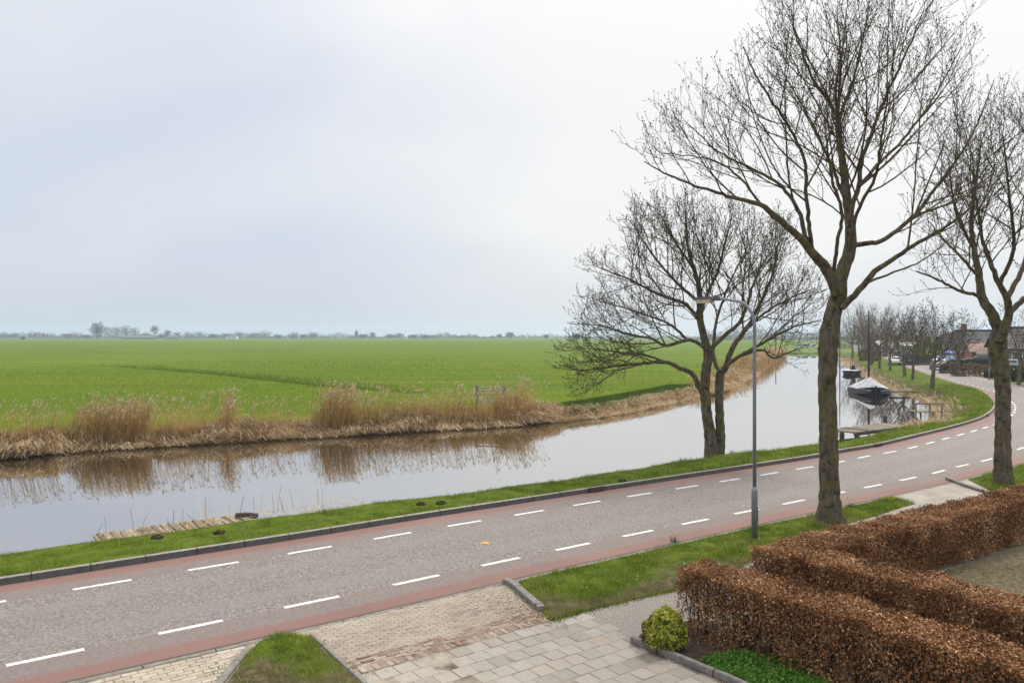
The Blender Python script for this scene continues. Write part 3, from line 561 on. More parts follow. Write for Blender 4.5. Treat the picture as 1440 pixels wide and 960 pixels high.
# ------------------------------------------------------------------ beech hedges
M_beech = mat_leaf('dry beech leaves', [(0,(.070,.028,.012)), (.28,(.190,.080,.030)), (.58,(.38,.180,.070)), (.85,(.60,.36,.17)), (1,(.84,.66,.42))], .12, .55, 1.6, .15)
M_twig = mat_noise('hedge stems', [(.3,(.022,.015,.011)), (.7,(.075,.052,.038))], 12, 6, .9, .6, 60, .01)
def hedge(name, label, a, b, W, H, dens, thin=0.0, stems=0, ends=(1,1), skip=None, group=None):
    a, b = np.asarray(a)[:2], np.asarray(b)[:2]; L = np.linalg.norm(b-a); t = (b-a)/L; nr = np.array([-t[1], t[0]]); root = thing(name, label, 'hedge', (*((a+b)/2 ), 0), group); mb = MB()
    def put(l, w, z, nv, n):
        dep = rng.exponential(.045, n); c = np.c_[l, w, z] - nv*dep[:,None] + rng.normal(0, .014, (n,3))
        hump = .028*np.sin(l*3.1+w*2)*np.sin(l*1.3+4) + .02*np.sin(l*7.7+w*5); c[:,2] += hump*(c[:,2]/H); c[:,1] += .03*np.sin(l*2.3+z*4)*np.sign(w)*(np.abs(nv[:,1]) > .5)
        if thin:
            k = rng.random(n) > thin*(1-smooth(.12, .62, c[:,2]))*(.55+.45*np.sin(l*5.3+z*3)*np.sin(l*2.1-z*6)); k &= c[:,2] > .04
            if thin > .3: k &= ~((l < .30) & (c[:,2] < .62) & (rng.random(n) < .75))
        else: k = c[:,2] > .05
        c, m = c[k], k.sum(); wpos = np.c_[a + c[:,:1]*t + c[:,1:2]*nr, c[:,2]]; nn = np.c_[nv[k][:,:1]*t + nv[k][:,1:2]*nr, nv[k][:,2]]
        leaves(mb, wpos, nn, .026+.021*rng.random(m), .62, np.clip(rng.normal(.42, .21, m), 0, 1), jit=.6)
    n = int(L*W*dens*1.25); put(L*rng.random(n), W*(rng.random(n)-.5), np.full(n, H), np.tile([0,0,1.], (n,1)), n)
    for sd in (-1, 1):
        n = int(L*H*dens*(.62 if thin > .5 else 1)); put(L*rng.random(n), np.full(n, sd*W/2), H*rng.random(n), np.tile([0,sd*1.,.25], (n,1)), n)
    for e, on in zip((0, L), ends):
        if on: n = int(W*H*dens); put(np.full(n, e), W*(rng.random(n)-.5), H*rng.random(n), np.tile([-1. if e == 0 else 1., 0, .25], (n,1)), n)
    n = int(L*W*H*dens*(.30 if thin > .5 else .8)); put(L*rng.random(n), W*.9*(rng.random(n)-.5), (.1+.9*rng.random(n))*H*.97, np.tile([0,0,.6], (n,1)), n)
    mb.build('foliage', M_beech, root)
    # twigs inside
    n = int(L*170); s = rng.random(n)*L; w = (rng.random(n)-.5)*W*.85; z0 = .05+.45*rng.random(n)*H; d = rng.normal(0, .12, (n,2)); Pn = np.stack([np.c_[a + (s+d[:,0]*q)[:,None]*t + (w+d[:,1]*q)[:,None]*nr, np.minimum(z0 + q*.5*H, H-.02)] for q in np.linspace(0,1,4)], 1)
    tw = MB(); tw.tubes(Pn, np.tile(np.linspace(.008, .003, 4), (n,1)), 3, 0); tw.build('twigs', M_twig, root)
    for i in range(stems):
        s = L*(i+.25+.5*rng.random())/stems; w = rng.normal(0, .07)-W*.12; r = .021+.014*rng.random(); zz = np.linspace(-.02, H*.86, 7)
        p = np.c_[np.tile(a + t*s + nr*w, (7,1)) + np.cumsum(rng.normal(0, .016, (7,2)), 0), zz]; st = MB(); st.tube(p, np.linspace(r, r*.45, 7), 6); st.build('stem', M_twig, root, smooth=True)
    return root
HZ = 1.03
hA = G(947,796,HZ); hd = np.array([.627,-.779,0]); hn = np.array([.779,.627,0])
hedge('beech_hedge', 'clipped brown beech hedge in front with bare stems showing above green ground cover', hA + hn*.42 + hd*.05, hA + hn*.42 + hd*8.5, .82, HZ, 4200, .93, 30)
hB = G(1054,767,HZ); bd = np.array([.835,.55,0]); bn = np.array([.55,-.835,0])
hedge('beech_hedge', 'clipped brown beech hedge running along the road behind the lamp post', hB + bn*.40, hB + bn*.42 + bd*16, .80, HZ, 3300, 0, 0)
hedge('beech_hedge', 'clipped brown beech hedge between the garden path and the mossy bed', hB + hn*.45 + hd*.35, hB + hn*.45 + hd*8.5, .82, HZ, 3900, .25, 12, ends=(0,1))
M_varie = mat_leaf('variegated euonymus leaves', [(0,(.025,.045,.008)), (.35,(.10,.14,.014)), (.6,(.36,.36,.03)), (1,(.68,.62,.08))], .25, .45, 6, .4)
c = G(936,911); root = thing('bush', 'small round yellow and green bush at the end of the front hedge', 'bush', tuple(c)); mb = MB(); n = 6500; d = rng.normal(0, 1, (n,3)); d /= np.linalg.norm(d, axis=1)[:,None]; d[:,2] = np.abs(d[:,2])*1.2-.35
q = c + [0,0,.24] + d*[.335,.335,.40]*(1-.35*rng.random(n)**2)[:,None]*(1+.10*np.sin(d[:,:1]*7+1)*np.sin(d[:,1:2]*6)+.06*np.sin(d[:,2:]*11)); k = q[:,2] > .03; leaves(mb, q[k], d[k], .035+.02*rng.random(k.sum()), .6, np.clip(rng.normal(.48+.20*d[k][:,2], .24), 0, 1), jit=.6); mb.build('foliage', M_varie, root)
mb = MB(); th = rng.random(40)*6.28; ps = np.stack([np.c_[c[0]+np.cos(th)*.24*t_*(.3+.7*rng.random(40)), c[1]+np.sin(th)*.24*t_, np.full(40, .5*t_)] for t_ in np.linspace(0,1,4)], 1); mb.tubes(ps, np.full((40,4), .006), 3); mb.build('stem', M_twig, root)
# fallen leaf litter under the front hedge
mb = MB(); n = 2600; s = 8*rng.random(n); w = -.55*rng.random(n)+.25; q = (hA + hn*.2)[None,:2] + s[:,None]*hd[:2] + w[:,None]*hn[:2]; leaves(mb, np.c_[q, .025+.02*rng.random(n)], np.tile([0,0,1.], (n,1)), .04*np.ones(n), .6, rng.random(n)*.7, jit=.3); mb.build('fallen_leaves', M_beech)['kind'] = 'stuff'
# ------------------------------------------------------------------ trees
def mat_bark(name, lo, hi, moss, mh=1.0):
    m, nt, bs = newmat(name); v = mapping(nt, (1,1,.28)); ob = mapping(nt, (1,1,1))
    c = ramp(nt, [(.32,lo), (.68,hi)], noise(nt, 9, 9, .72, v)); pale = noise(nt, 3.2, 7, .7, ob, .6); c = mixc(nt, rmap(nt, pale, .58, .70, 0, .5), c, (hi[0]*1.75, hi[1]*1.75, hi[2]*1.7))
    c = mixc(nt, rmap(nt, noise(nt, 2.2, 8, .72, mapping(nt, (1.2,1.2,1.0)), .8), .48, .60, 0, moss), c, (.135,.122,.030)); c = mixc(nt, rmap(nt, noise(nt, 4.5, 8, .7, ob), .52, .62, 0, .75), c, (lo[0]*.5, lo[1]*.55, lo[2]*.5))
    setc(nt, bs, c); bs.inputs['Roughness'].default_value = .95; bs.inputs['Specular IOR Level'].default_value = .1
    bump(nt, bs, mth(nt, 'ADD', noise(nt, 11, 9, .75, v), mth(nt, 'MULTIPLY', noise(nt, 45, 5, .7, v), .4)), 1.0, .05); return m
M_bark = mat_bark('mossy ash bark', (.055,.044,.030), (.21,.175,.125), .75)
M_branch = mat_bark('ash branches', (.060,.046,.030), (.175,.135,.090), .7)
M_bud = mat_noise('dark ash buds', [(.3,(.012,.010,.009)), (.7,(.045,.034,.026))], 8, 3, .8)
def resample(p, step):
    p = catmull(p, step*.5) if len(p) > 2 else np.asarray(p, float); L = np.r_[0, np.cumsum(np.linalg.norm(np.diff(p[:, :3], axis=0), axis=1))]; n = max(3, int(L[-1]/step)+1); s = np.linspace(0, L[-1], n)
    return np.stack([np.interp(s, L, p[:,k]) for k in range(p.shape[1])], 1)
def nrmv(v): return v/(np.linalg.norm(v, axis=-1, keepdims=True)+1e-9)
def shoot(r_, p, d, L, K_, up, wig, inside3=None):
    """curved shoots from p along d, bending upwards by up; cut where they leave the crown"""
    n = len(p); pts = [p.copy()]; cur, q = p.copy(), d.copy(); tw = r_.normal(0, wig, (n,3))
    for j in range(K_-1):
        q = nrmv(q + np.array([0,0,1.])*np.broadcast_to(up, (n,))[:,None] + tw + r_.normal(0, wig*.8, (n,3))); cur = cur + q*(L/(K_-1))[:,None]; pts.append(cur.copy())
    return np.stack(pts, 1), q
def reach(p, d, up, Lmax, inside3, step=.25):
    """how far a shoot may run before it leaves the crown"""
    n = len(p); L = np.full(n, .15); cur, q = p.copy(), d.copy(); live = np.ones(n, bool)
    for j in range(int(Lmax/step)):
        q = nrmv(q + np.array([0,0,up])); cur = cur + q*step; live &= inside3(cur); L = np.where(live, L+step, L)
        if not live.any(): break
    return L
def children(r_, pts, rad, gap, f0, f1, ang, jit, phase):
    """places along curved parents where shoots leave: position, direction, parent radius, fraction"""
    n, K_, _ = pts.shape; seg = np.linalg.norm(np.diff(pts, axis=1), axis=2); Lp = seg.sum(1); cnt = np.maximum(1, np.round(Lp*(f1-f0)/gap + r_.random(n)*.8-.4)).astype(int); i = np.repeat(np.arange(n), cnt); k = np.concatenate([np.arange(c) for c in cnt])
    f = f0 + (f1-f0)*(k+.35+.5*r_.random(len(i)))/cnt[i]; x = f*(K_-1); j = np.minimum(x.astype(int), K_-2); a = (x-j)[:,None]; p = pts[i,j]*(1-a)+pts[i,j+1]*a; t = nrmv(pts[i,j+1]-pts[i,j]); rr = rad[i,j]*(1-a[:,0])+rad[i,j+1]*a[:,0]
    ref = np.where((np.abs(t[:,2]) < .9)[:,None], np.array([0,0,1.]), np.array([1.,0,0])); s = nrmv(np.cross(t, ref)); b = np.cross(s, t); az = phase[i] + k*2.40 + r_.normal(0, .5, len(i)); o = s*np.cos(az)[:,None] + b*np.sin(az)[:,None]; an = ang + r_.normal(0, jit, len(i))
    return p, nrmv(t*np.cos(an)[:,None] + o*np.sin(an)[:,None]), rr, f, i
def tree(name, label, base, limbs, inside3, seed=1, rtip=.0055, gaps=(.36,.26,.17), L1=3.2, bud=.035, group=None, mats=None, budn=2, up=(.055,.10,.16), cat='bare tree', l2=(.45,1.25), l3=(.16,.42), ang=.72):
    """trunk and limbs as given; three orders of shoots fill the crown"""
    mats = mats or (M_bark, M_branch, M_bud); r_ = np.random.default_rng(seed); root = thing(name, label, cat, tuple(base), group); tr, cr, bd = MB(), MB(), MB(); P1, D1, R1 = [], [], []
    for li, Lb in enumerate(limbs):
        q = resample(np.asarray(Lb, float), .14); q[2:-1,:3] += r_.normal(0, .010, (max(0, len(q)-3),3)); rr = q[:,3]; k = 14 if rr.max() > .12 else 9 if rr.max() > .06 else 7
        thick = rr > .035; m = len(q) if thick.all() else max(2, int(np.argmin(thick)))
        if li and not thick[0]: cr.tube(q[:,:3], rr, 6, caps=False)
        else:
            tr.tube(q[:m,:3], rr[:m], k, caps=False)
            if m < len(q)-1: cr.tube(q[m-1:,:3], rr[m-1:], 6, caps=False)
        # first order shoots from the limb, more towards its end
        K_ = len(q); ok = inside3(q[:,:3]) & (rr < .15)
        if ok.sum() < 3: continue
        i0 = int(np.argmax(ok)); sub = q[i0:][None]; p, d, pr, f, _ = children(r_, sub[...,:3], sub[...,3], gaps[0], .06 if i0 else .12, 1.0, ang, .16, np.array([r_.random()*6.28])); P1.append(p); D1.append(d); R1.append(pr)
        e = nrmv(q[-1,:3]-q[-3,:3]); m = 3; P1.append(np.tile(q[-1,:3], (m,1))); D1.append(nrmv(e + r_.normal(0, .26, (m,3)))); R1.append(np.full(m, max(rr[-1], .012)))
    p, d, pr = np.vstack(P1), np.vstack(D1), np.concatenate(R1); d = nrmv(d + np.array([0,0,.10])); L = np.minimum(reach(p, d, up[0]*.8, L1+1.5, inside3), L1*(.5+.6*r_.random(len(p)))*np.clip(.5+pr/.05, .55, 1.25)); ok = L > .2; p, d, pr, L = p[ok], d[ok], pr[ok], L[ok]
    A, qa = shoot(r_, p, d, L, 9, up[0], .055); ra = np.minimum(pr*.55, .005+.0068*L)[:,None]*np.linspace(1, .22, 9)[None,:]; ra = np.maximum(ra, rtip); cr.tubes(A, ra, 4)
    p, d, pr, f, i = children(r_, A, ra, gaps[1], .10, 1.0, .66, .16, r_.random(len(A))*6.28); L = (l2[0]+(l2[1]-l2[0])*r_.random(len(p)))*np.clip(1.15-.65*f, .4, 1)*np.clip(L[i]/1.6, .45, 1.15); L = np.minimum(L, reach(p, d, up[1], 1.6, inside3, .2)+.15)
    e = A[:,-1]; p = np.vstack([p, e]); d = np.vstack([d, nrmv(qa + r_.normal(0, .12, qa.shape))]); L = np.r_[L, .3+.35*r_.random(len(e))]; pr = np.r_[pr, np.full(len(e), rtip*1.4)]
    B, qb = shoot(r_, p, d, L, 7, up[1], .06); rb = np.maximum(np.minimum(pr*.75, rtip*1.1+.0035*L)[:,None]*np.linspace(1, .5, 7)[None,:], rtip*.8); cr.tubes(B, rb, 3)
    p, d, pr, f, i = children(r_, B, rb, gaps[2], .15, 1.0, .70, .2, r_.random(len(B))*6.28); L = (l3[0]+(l3[1]-l3[0])*r_.random(len(p)))*np.clip(1.2-.6*f, .5, 1); C_, qc = shoot(r_, p, d, L, 5, up[2], .07); cr.tubes(C_, np.linspace(1, .7, 5)[None,:]*np.full((len(p),1), rtip*.85), 3)
    t_ = tr.build('trunk', mats[0], root, smooth=True); c_ = cr.build('crown', mats[1], root, smooth=True)
    if bud:
        def buds(c, dr, sz):
            k = len(c); a = nrmv(np.cross(dr, [.3,.2,.9])); b = np.cross(dr, a); s = sz[:,None]
            V = np.stack([c-dr*s*.7, c+a*s*.42, c+b*s*.42, c-a*s*.42, c-b*s*.42, c+dr*s*.9], 1).reshape(-1,3); o = np.arange(k)[:,None]*6
            bd.add(V, np.vstack([o+f for f in ([0,2,1],[0,3,2],[0,4,3],[0,1,4],[5,1,2],[5,2,3],[5,3,4],[5,4,1])]), 0, 0)
        for S_, q in ((C_, qc), (B, qb)):
            m = len(S_); buds(S_[:,-1], q, bud*(.65+.6*r_.random(m)))
            for _ in range(budn): w = r_.integers(1, S_.shape[1], m); kk = r_.random(m) < .6; buds((S_[np.arange(m), w]+r_.normal(0, bud*.35, (m,3)))[kk], nrmv(q + r_.normal(0, .6, (m,3)))[kk], (bud*(.4+.4*r_.random(m)))[kk])
        bd.build('buds', mats[2], c_)
    return root
def crown_px(outline, Yb, T):
    """test for points inside a crown whose outline was read in pixels; T its half depth"""
    o = np.asarray(outline, float); cl = np.vstack([o, o[:1]]); u, v = [g.ravel() for g in np.meshgrid(np.linspace(*o[:,0][[o[:,0].argmin(), o[:,0].argmax()]], 40), np.linspace(o[:,1].min(), o[:,1].max(), 40))]; m = inside(o, u, v); emax = np.percentile(pdist(cl, u[m], v[m]), 90)
    def f(p):
        u, v = 720+FPX*p[:,0]/p[:,1], V0-(p[:,2]-HC)*FPX/p[:,1]; e = np.clip(pdist(cl, u, v)/emax, 0, 1); return inside(o, u, v) & (np.abs(p[:,1]-Yb) < T*np.maximum(np.sqrt(e), .22))
    return f
def limb(px, Yb, dy=0.0, r0=None, r1=None, rp=None, y0=0.0):
    """traced limb: pixels at distance Yb, drifting by dy in depth towards its tip; radii in metres"""
    px = np.asarray(px, float); n = len(px); t = np.linspace(0, 1, n); out = []
    for i, q in enumerate(px):
        Y = Yb + y0 + dy*t[i]**1.3; w = P(q[0], q[1], Y); rr = rp[i]*Yb/FPX if rp is not None else r0 + (r1-r0)*t[i]; out.append([*w, rr])
    return np.array(out)
# --- the tall ash beside the lamp post
Y1 = G(1168,733)[1]
T1 = [limb([(1168,738),(1167,700),(1165,620),(1163,540),(1165,480),(1172,440),(1179,412),(1183,385),(1195,352),(1196,320),(1193,297),(1188,254),(1182,210),(1178,166)], Y1, .6, rp=[23,14.4,12.6,12,13.4,11.2,10.8,9.4,8.5,7.2,6.4,5.6,4.6,3.6]),
  limb([(1177,414),(1171,394),(1158,373),(1142,354),(1125,335),(1107,319),(1072,289),(1024,276),(981,262),(937,245),(906,227)], Y1, -1.0, rp=[7.74,8.17,7.31,6.02,5.16,4.30,3.27,2.41,1.72,1.20,0.69]),
  limb([(1183,433),(1199,418),(1216,399),(1237,377),(1268,356),(1302,335),(1339,312),(1372,285)], Y1, -1.4, rp=[5.16,4.47,4.30,3.61,2.92,2.41,1.72,0.86]),
  limb([(1200,345),(1220,342),(1243,337),(1287,302),(1317,262),(1344,227),(1374,175),(1396,118)], Y1, 1.2, rp=[3.87,3.61,3.27,2.84,2.24,1.72,1.20,0.69], y0=.3),
  limb([(1196,310),(1200,285),(1208,262),(1214,219),(1243,144),(1274,74),(1296,22)], Y1, -.8, rp=[3.44,3.44,3.27,2.75,2.06,1.38,0.69], y0=.3),
  limb([(1208,262),(1230,236),(1274,192),(1317,131),(1352,66)], Y1, 2.2, rp=[2.58,2.32,1.89,1.29,0.69]),
  limb([(1178,166),(1160,135),(1142,109),(1116,40)], Y1, -.8, rp=[2.58,2.06,1.72,0.77], y0=.6), limb([(1178,166),(1182,87),(1177,18)], Y1, .6, rp=[2.58,1.72,0.69], y0=.6),
  limb([(1180,166),(1204,96),(1222,10)], Y1, 1.2, rp=[2.41,1.63,0.69], y0=.6), limb([(1192,290),(1168,230),(1140,170),(1100,100)], Y1, 2.6, rp=[2.75,2.24,1.72,0.86], y0=.4),
  limb([(1142,354),(1132,330),(1125,302),(1099,262),(1055,236),(1011,214),(965,172)], Y1, .8, rp=[3.44,3.10,2.92,2.24,1.72,1.20,0.69], y0=-.2),
  limb([(1142,354),(1138,318),(1134,280),(1131,227),(1107,175),(1072,122),(1045,66)], Y1, -1.6, rp=[3.10,2.84,2.58,2.15,1.72,1.29,0.69], y0=-.2),
  limb([(1171,394),(1176,350),(1184,300),(1170,250),(1160,180)], Y1, -2.6, rp=[2.92,2.58,2.24,1.72,0.86]), limb([(1195,352),(1205,300),(1230,250),(1240,190),(1250,120)], Y1, -3.0, rp=[2.75,2.41,2.06,1.55,0.86]),
  limb([(1107,319),(1080,300),(1040,250),(1000,225),(930,215)], Y1, 1.8, rp=[2.24,1.89,1.55,1.12,0.60], y0=-.4), limb([(1216,399),(1250,385),(1290,370),(1325,345)], Y1, -.4, rp=[1.89,1.55,1.12,0.60], y0=-.4),
  limb([(1287,302),(1320,292),(1360,275),(1400,240)], Y1, 1.0, rp=[1.89,1.46,1.03,0.60], y0=.7)]
O1 = [(890,265),(897,205),(940,160),(985,130),(1012,70),(1050,30),(1100,2),(1130,-22),(1250,-42),(1330,-22),(1368,25),(1398,110),(1412,190),(1405,270),(1360,330),(1290,372),(1240,360),(1215,320),(1150,325),(1100,300),(1050,283),(960,280)]
tree('ash_tree', 'tallest bare ash tree with a mossy trunk standing beside the lamp post', G(1168,733), T1, crown_px(O1, Y1, 4.4), seed=11, L1=3.5, gaps=(.40,.28,.18), rtip=.0050, bud=.032)
# --- the double trunked tree on the canal verge
Y2 = G(1003,640)[1]
T2 = [limb([(1001,642),(999,615),(994,581),(991,548),(993,520),(996,500),(989,470),(984,445),(983,404),(975,376),(967,345),(965,310)], Y2, .4, rp=[11,8.4,7.2,6.9,6.6,6.4,5.2,4.6,3.6,2.8,2,1]),
  limb([(1010,642),(1013,615),(1012,590),(1011,560),(1012,536),(1013,523),(1021,515),(1030,489),(1046,467),(1062,440),(1085,390),(1095,340)], Y2, .6, rp=[9,7,6.2,5.9,6.2,6,4.4,3.6,3,2.4,1.7,.9], y0=.15),
  limb([(991,556),(983,545),(974,526),(955,517),(936,509),(905,511),(867,514),(827,520),(797,517)], Y2, -2.2, rp=[3.86,3.70,3.53,3.02,2.69,2.18,1.68,1.09,0.59]),
  limb([(994,492),(980,481),(967,478),(936,486),(917,476),(883,470),(842,457),(800,455)], Y2, -1.2, rp=[3.02,2.69,2.52,2.10,1.76,1.34,0.92,0.59]),
  limb([(984,450),(973,436),(961,426),(927,414),(889,395),(842,376)], Y2, -.8, rp=[3.02,2.69,2.44,1.93,1.43,0.67]), limb([(983,425),(966,410),(949,395),(917,357),(886,311)], Y2, 1.4, rp=[2.69,2.35,2.02,1.51,0.67]),
  limb([(996,498),(1005,485),(1017,473),(1039,454),(1052,426),(1061,395),(1080,357)], Y2, -1.4, rp=[3.53,3.19,2.86,2.52,2.02,1.51,0.67]), limb([(985,445),(992,420),(1010,380),(1020,340),(1030,300)], Y2, -1.8, rp=[2.69,2.35,1.85,1.34,0.67]),
  limb([(1013,523),(1006,510),(1003,489),(1008,450),(1025,400),(1050,350)], Y2, 2.4, rp=[3.02,2.69,2.52,2.02,1.43,0.67]), limb([(1021,515),(1039,501),(1061,489),(1095,470),(1124,457),(1155,450)], Y2, -1.5, rp=[3.02,2.52,2.10,1.60,1.09,0.59]),
  limb([(1039,501),(1071,492),(1086,503),(1105,497),(1130,488)], Y2, -2.0, rp=[2.18,1.85,1.51,1.01,0.50]), limb([(1046,467),(1075,440),(1110,420),(1145,405)], Y2, 1.5, rp=[2.18,1.76,1.26,0.67]),
  limb([(975,376),(950,340),(930,305)], Y2, -1.2, rp=[1.85,1.34,0.67]), limb([(936,509),(910,500),(870,495),(830,490)], Y2, .8, rp=[1.85,1.51,1.09,0.59], y0=-1), limb([(967,478),(940,455),(900,440),(850,425)], Y2, 2.2, rp=[2.18,1.76,1.26,0.67])]
O2 = [(786,505),(812,450),(822,415),(850,390),(828,372),(848,350),(880,320),(872,292),(950,277),(1040,282),(1110,318),(1150,380),(1160,440),(1160,480),(1110,505),(1070,505),(1040,480),(1000,470),(960,490),(905,530),(850,560),(800,552),(784,528)]
tree('ash_tree', 'spreading bare tree with two trunks on the grass verge beside the canal', G(1003,640), T2, crown_px(O2, Y2, 4.8), seed=12, rtip=.0072, bud=.042, L1=3.6, gaps=(.29,.25,.19), ang=.74, up=(.035,.08,.14))
# --- the tree at the right edge
Y3 = G(1410,682)[1]
T3 = [limb([(1410,684),(1410,655),(1410,600),(1410,540),(1405,505),(1403,480),(1405,464),(1396,443),(1381,418),(1377,390),(1374,373),(1369,349),(1366,310),(1372,260),(1380,200)], Y3, 1.0, rp=[15,11.5,10,10,11.6,11.4,8.5,7.2,6,5,4.5,3.8,3,2.2,1]),
  limb([(1406,480),(1412,462),(1419,440),(1416,418),(1405,400),(1395,373),(1383,344),(1376,300),(1365,230)], Y3, -1.2, rp=[7.04,6.16,5.28,4.40,3.70,2.99,2.29,1.67,0.79]), limb([(1419,440),(1427,432),(1439,421),(1470,400),(1510,350),(1540,280)], Y3, .5, rp=[4.40,4.05,3.70,3.17,2.29,0.88]),
  limb([(1416,420),(1424,404),(1440,370),(1450,310),(1455,230),(1450,150)], Y3, 1.4, rp=[3.96,3.52,2.99,2.29,1.67,0.79]), limb([(1382,421),(1370,414),(1350,409),(1316,392),(1288,381)], Y3, -1.6, rp=[2.64,2.46,2.11,1.41,0.70]),
  limb([(1377,390),(1355,365),(1330,340),(1305,310)], Y3, 1.6, rp=[2.46,2.02,1.50,0.70]), limb([(1405,402),(1425,350),(1420,280),(1410,190)], Y3, -2.4, rp=[2.99,2.46,1.76,0.88]), limb([(1369,349),(1345,300),(1335,240)], Y3, -1.5, rp=[2.29,1.76,0.88]), limb([(1439,421),(1480,415),(1530,400),(1570,360)], Y3, -2, rp=[2.64,2.20,1.58,0.79])]
O3 = [(1286,392),(1296,330),(1318,250),(1332,190),(1375,140),(1430,105),(1520,90),(1600,200),(1610,340),(1540,420),(1470,432),(1440,400),(1400,408),(1360,418),(1310,402)]
tree('ash_tree', 'bare tree with a forked mossy trunk in the grass beside the far driveway', G(1410,684), T3, crown_px(O3, Y3, 4.4), seed=13, rtip=.0058, bud=.034, L1=3.0, gaps=(.36,.26,.18))
# --- rows of bare street trees further along the road
M_bark2 = mat_bark('brown bark', (.08,.062,.046), (.22,.175,.13), .4); M_branch2 = mat_bark('brown branches', (.105,.074,.048), (.24,.175,.118), .35)
def street_tree(name, label, seed, H, rc, hb, r0, nl, group, loc, bud=.07):
    r_ = np.random.default_rng(seed); z = np.linspace(-.1, hb, 6); tr = np.c_[np.cumsum(r_.normal(0, .04, (6,2)), 0), z, np.linspace(r0*1.3, r0*.85, 6)]; tr[0,:2] = 0; limbs = [tr]
    for i in range(nl):
        a = i*2.4+r_.random()*.8; el = .45+.75*(i/nl)+.25*r_.random(); L = (rc*.95 if el < .9 else (H-hb)*.75)*(.8+.3*r_.random()); t = np.linspace(0, 1, 6); st = tr[-1] if i % 3 else tr[-2]
        limbs.append(np.c_[st[0]+np.cos(a)*L*t**.9*math.cos(el)+np.r_[0,r_.normal(0,.10,5)], st[1]+np.sin(a)*L*t**.9*math.cos(el)+np.r_[0,r_.normal(0,.10,5)], st[2]+L*(t*.8+.2*t*t)*math.sin(el)*1.15, np.linspace(r0*.45, .014, 6)])
    cz, hz = (H+hb*.8)/2, (H-hb*.8)/2
    f = lambda p: (p[:,0]/rc)**2 + (p[:,1]/rc)**2 + ((p[:,2]-cz)/hz)**2 < 1+.18*np.sin(p[:,0]*2.1+seed)*np.sin(p[:,1]*2.3+p[:,2])
    return tree(name, label, (0,0,0), limbs, f, seed=seed, rtip=.0085, gaps=(.55,.45,.42), L1=2.2, bud=bud, group=group, mats=(M_bark2, M_branch2, M_bud), budn=2, l2=(.4,.9), l3=(.25,.5))
GT = 'bare street trees along the canal road'
ptA = street_tree('street_tree', 'x', 31, 7.6, 3.1, 2.2, .16, 9, GT, None, .085); ptB = street_tree('street_tree', 'x', 32, 7.6, 2.7, 2.6, .13, 8, GT, None, .06); ptC = street_tree('street_tree', 'x', 33, 9.4, 3.2, 2.8, .16, 9, GT, None, .0)
def put(o, loc, rz, lab, used=set(), sc=None):
    if id(o) not in used: used.add(id(o)); o.location = loc; o.rotation_euler = (0,0,rz); o['label'] = lab; o.scale = (sc or 1,)*3; return o
    return copy_thing(o, loc, rz, lab, GT, sc)
_u = set()
for o, px, rz, sc, lab in [(ptA, (1311,546), 0, 1.0, 'nearest bare street tree on the canal verge, beside the silver car'), (ptB, (1284,535), 1, .95, 'slim bare street tree second along the canal verge, beyond the nearest one'),
    (ptA, (1272,529.5), 2, .98, 'bare street tree on the canal verge with the dark blue van behind its trunk'), (ptB, (1252,521.5), 3, 1.05, 'bare street tree on the canal verge beside the white car'), (ptC, (1237,518.5), 4, .95, 'thin leaning bare street tree on the verge above the covered boat'),
    (ptC, (1224,513.5), 1.5, 1.05, 'bare street tree just behind the tall boat mast'), (ptB, (1226,512), 5, 1.3, 'bare street tree with twin trunks look behind the tall boat mast'), (ptC, (1199,503), 2.2, 1.25, 'farthest large bare tree on the right canal bank by the white sign'),
    (ptC, (1208,500), .3, 1.4, 'far bare tree on the right bank beyond the small boat'), (ptA, (1348,523), 4, .98, 'bare street tree on the house side of the road, by the brown hedge'), (ptA, (1433,540), 5, 1.0, 'bare street tree on the house side, at the right edge of the photo'),
    (ptC, (1262,503), 1, 1.3, 'tall bare tree across the road behind the white car'), (ptC, (1290,505), 3, 1.25, 'tall bare tree across the road behind the dark blue van'), (ptB, (1300,506), 2, 1.3, 'dense bare tree in front of the houses, left of the silver car'), (ptC, (1246,500), 5, 1.45, 'tall bare tree near the blue and white building'), (ptC, (1216,499), 2.8, 1.5, 'tall far bare tree behind the canal bank bushes')]:
    put(o, tuple(G(*px)), rz, lab, _u, sc)
# ------------------------------------------------------------------ reeds and straw along the canal
M_reed = mat_leaf('dry reed stalks', [(0,(.20,.115,.042)), (.5,(.43,.270,.105)), (.85,(.60,.41,.18)), (1,(.68,.52,.28))], .35, .8, .5)
M_plume = mat_leaf('reed plumes', [(0,(.34,.255,.16)), (.5,(.54,.43,.29)), (1,(.70,.60,.45))], .35, .9)
M_straw = mat_leaf('matted straw', [(0,(.10,.060,.028)), (.35,(.38,.255,.12)), (.7,(.62,.46,.26)), (1,(.76,.65,.46))], .35, .85, .9)
def ribbons(mb, pts, w, rnd):
    """flat curved blades: pts (N,K,3), half turned at random; w (N,K) widths"""
    N, K_, _ = pts.shape; th = rng.random(N)*math.pi; s = np.stack([np.cos(th), np.sin(th), np.zeros(N)], 1)[:,None,:]*w[...,None]*.5
    V = np.stack([pts-s, pts+s], 2).reshape(-1,3); b = (np.arange(N)*K_*2)[:,None,None] + (np.arange(K_-1)*2)[None,:,None]; F = (b + np.array([0,1,3,2])).reshape(-1,4); mb.add(V, F, 0, np.repeat(rnd, K_*2))
def fbz(o): return -.5 + .42*smooth(0,1.6,o) - .12*smooth(2.5,7,o)
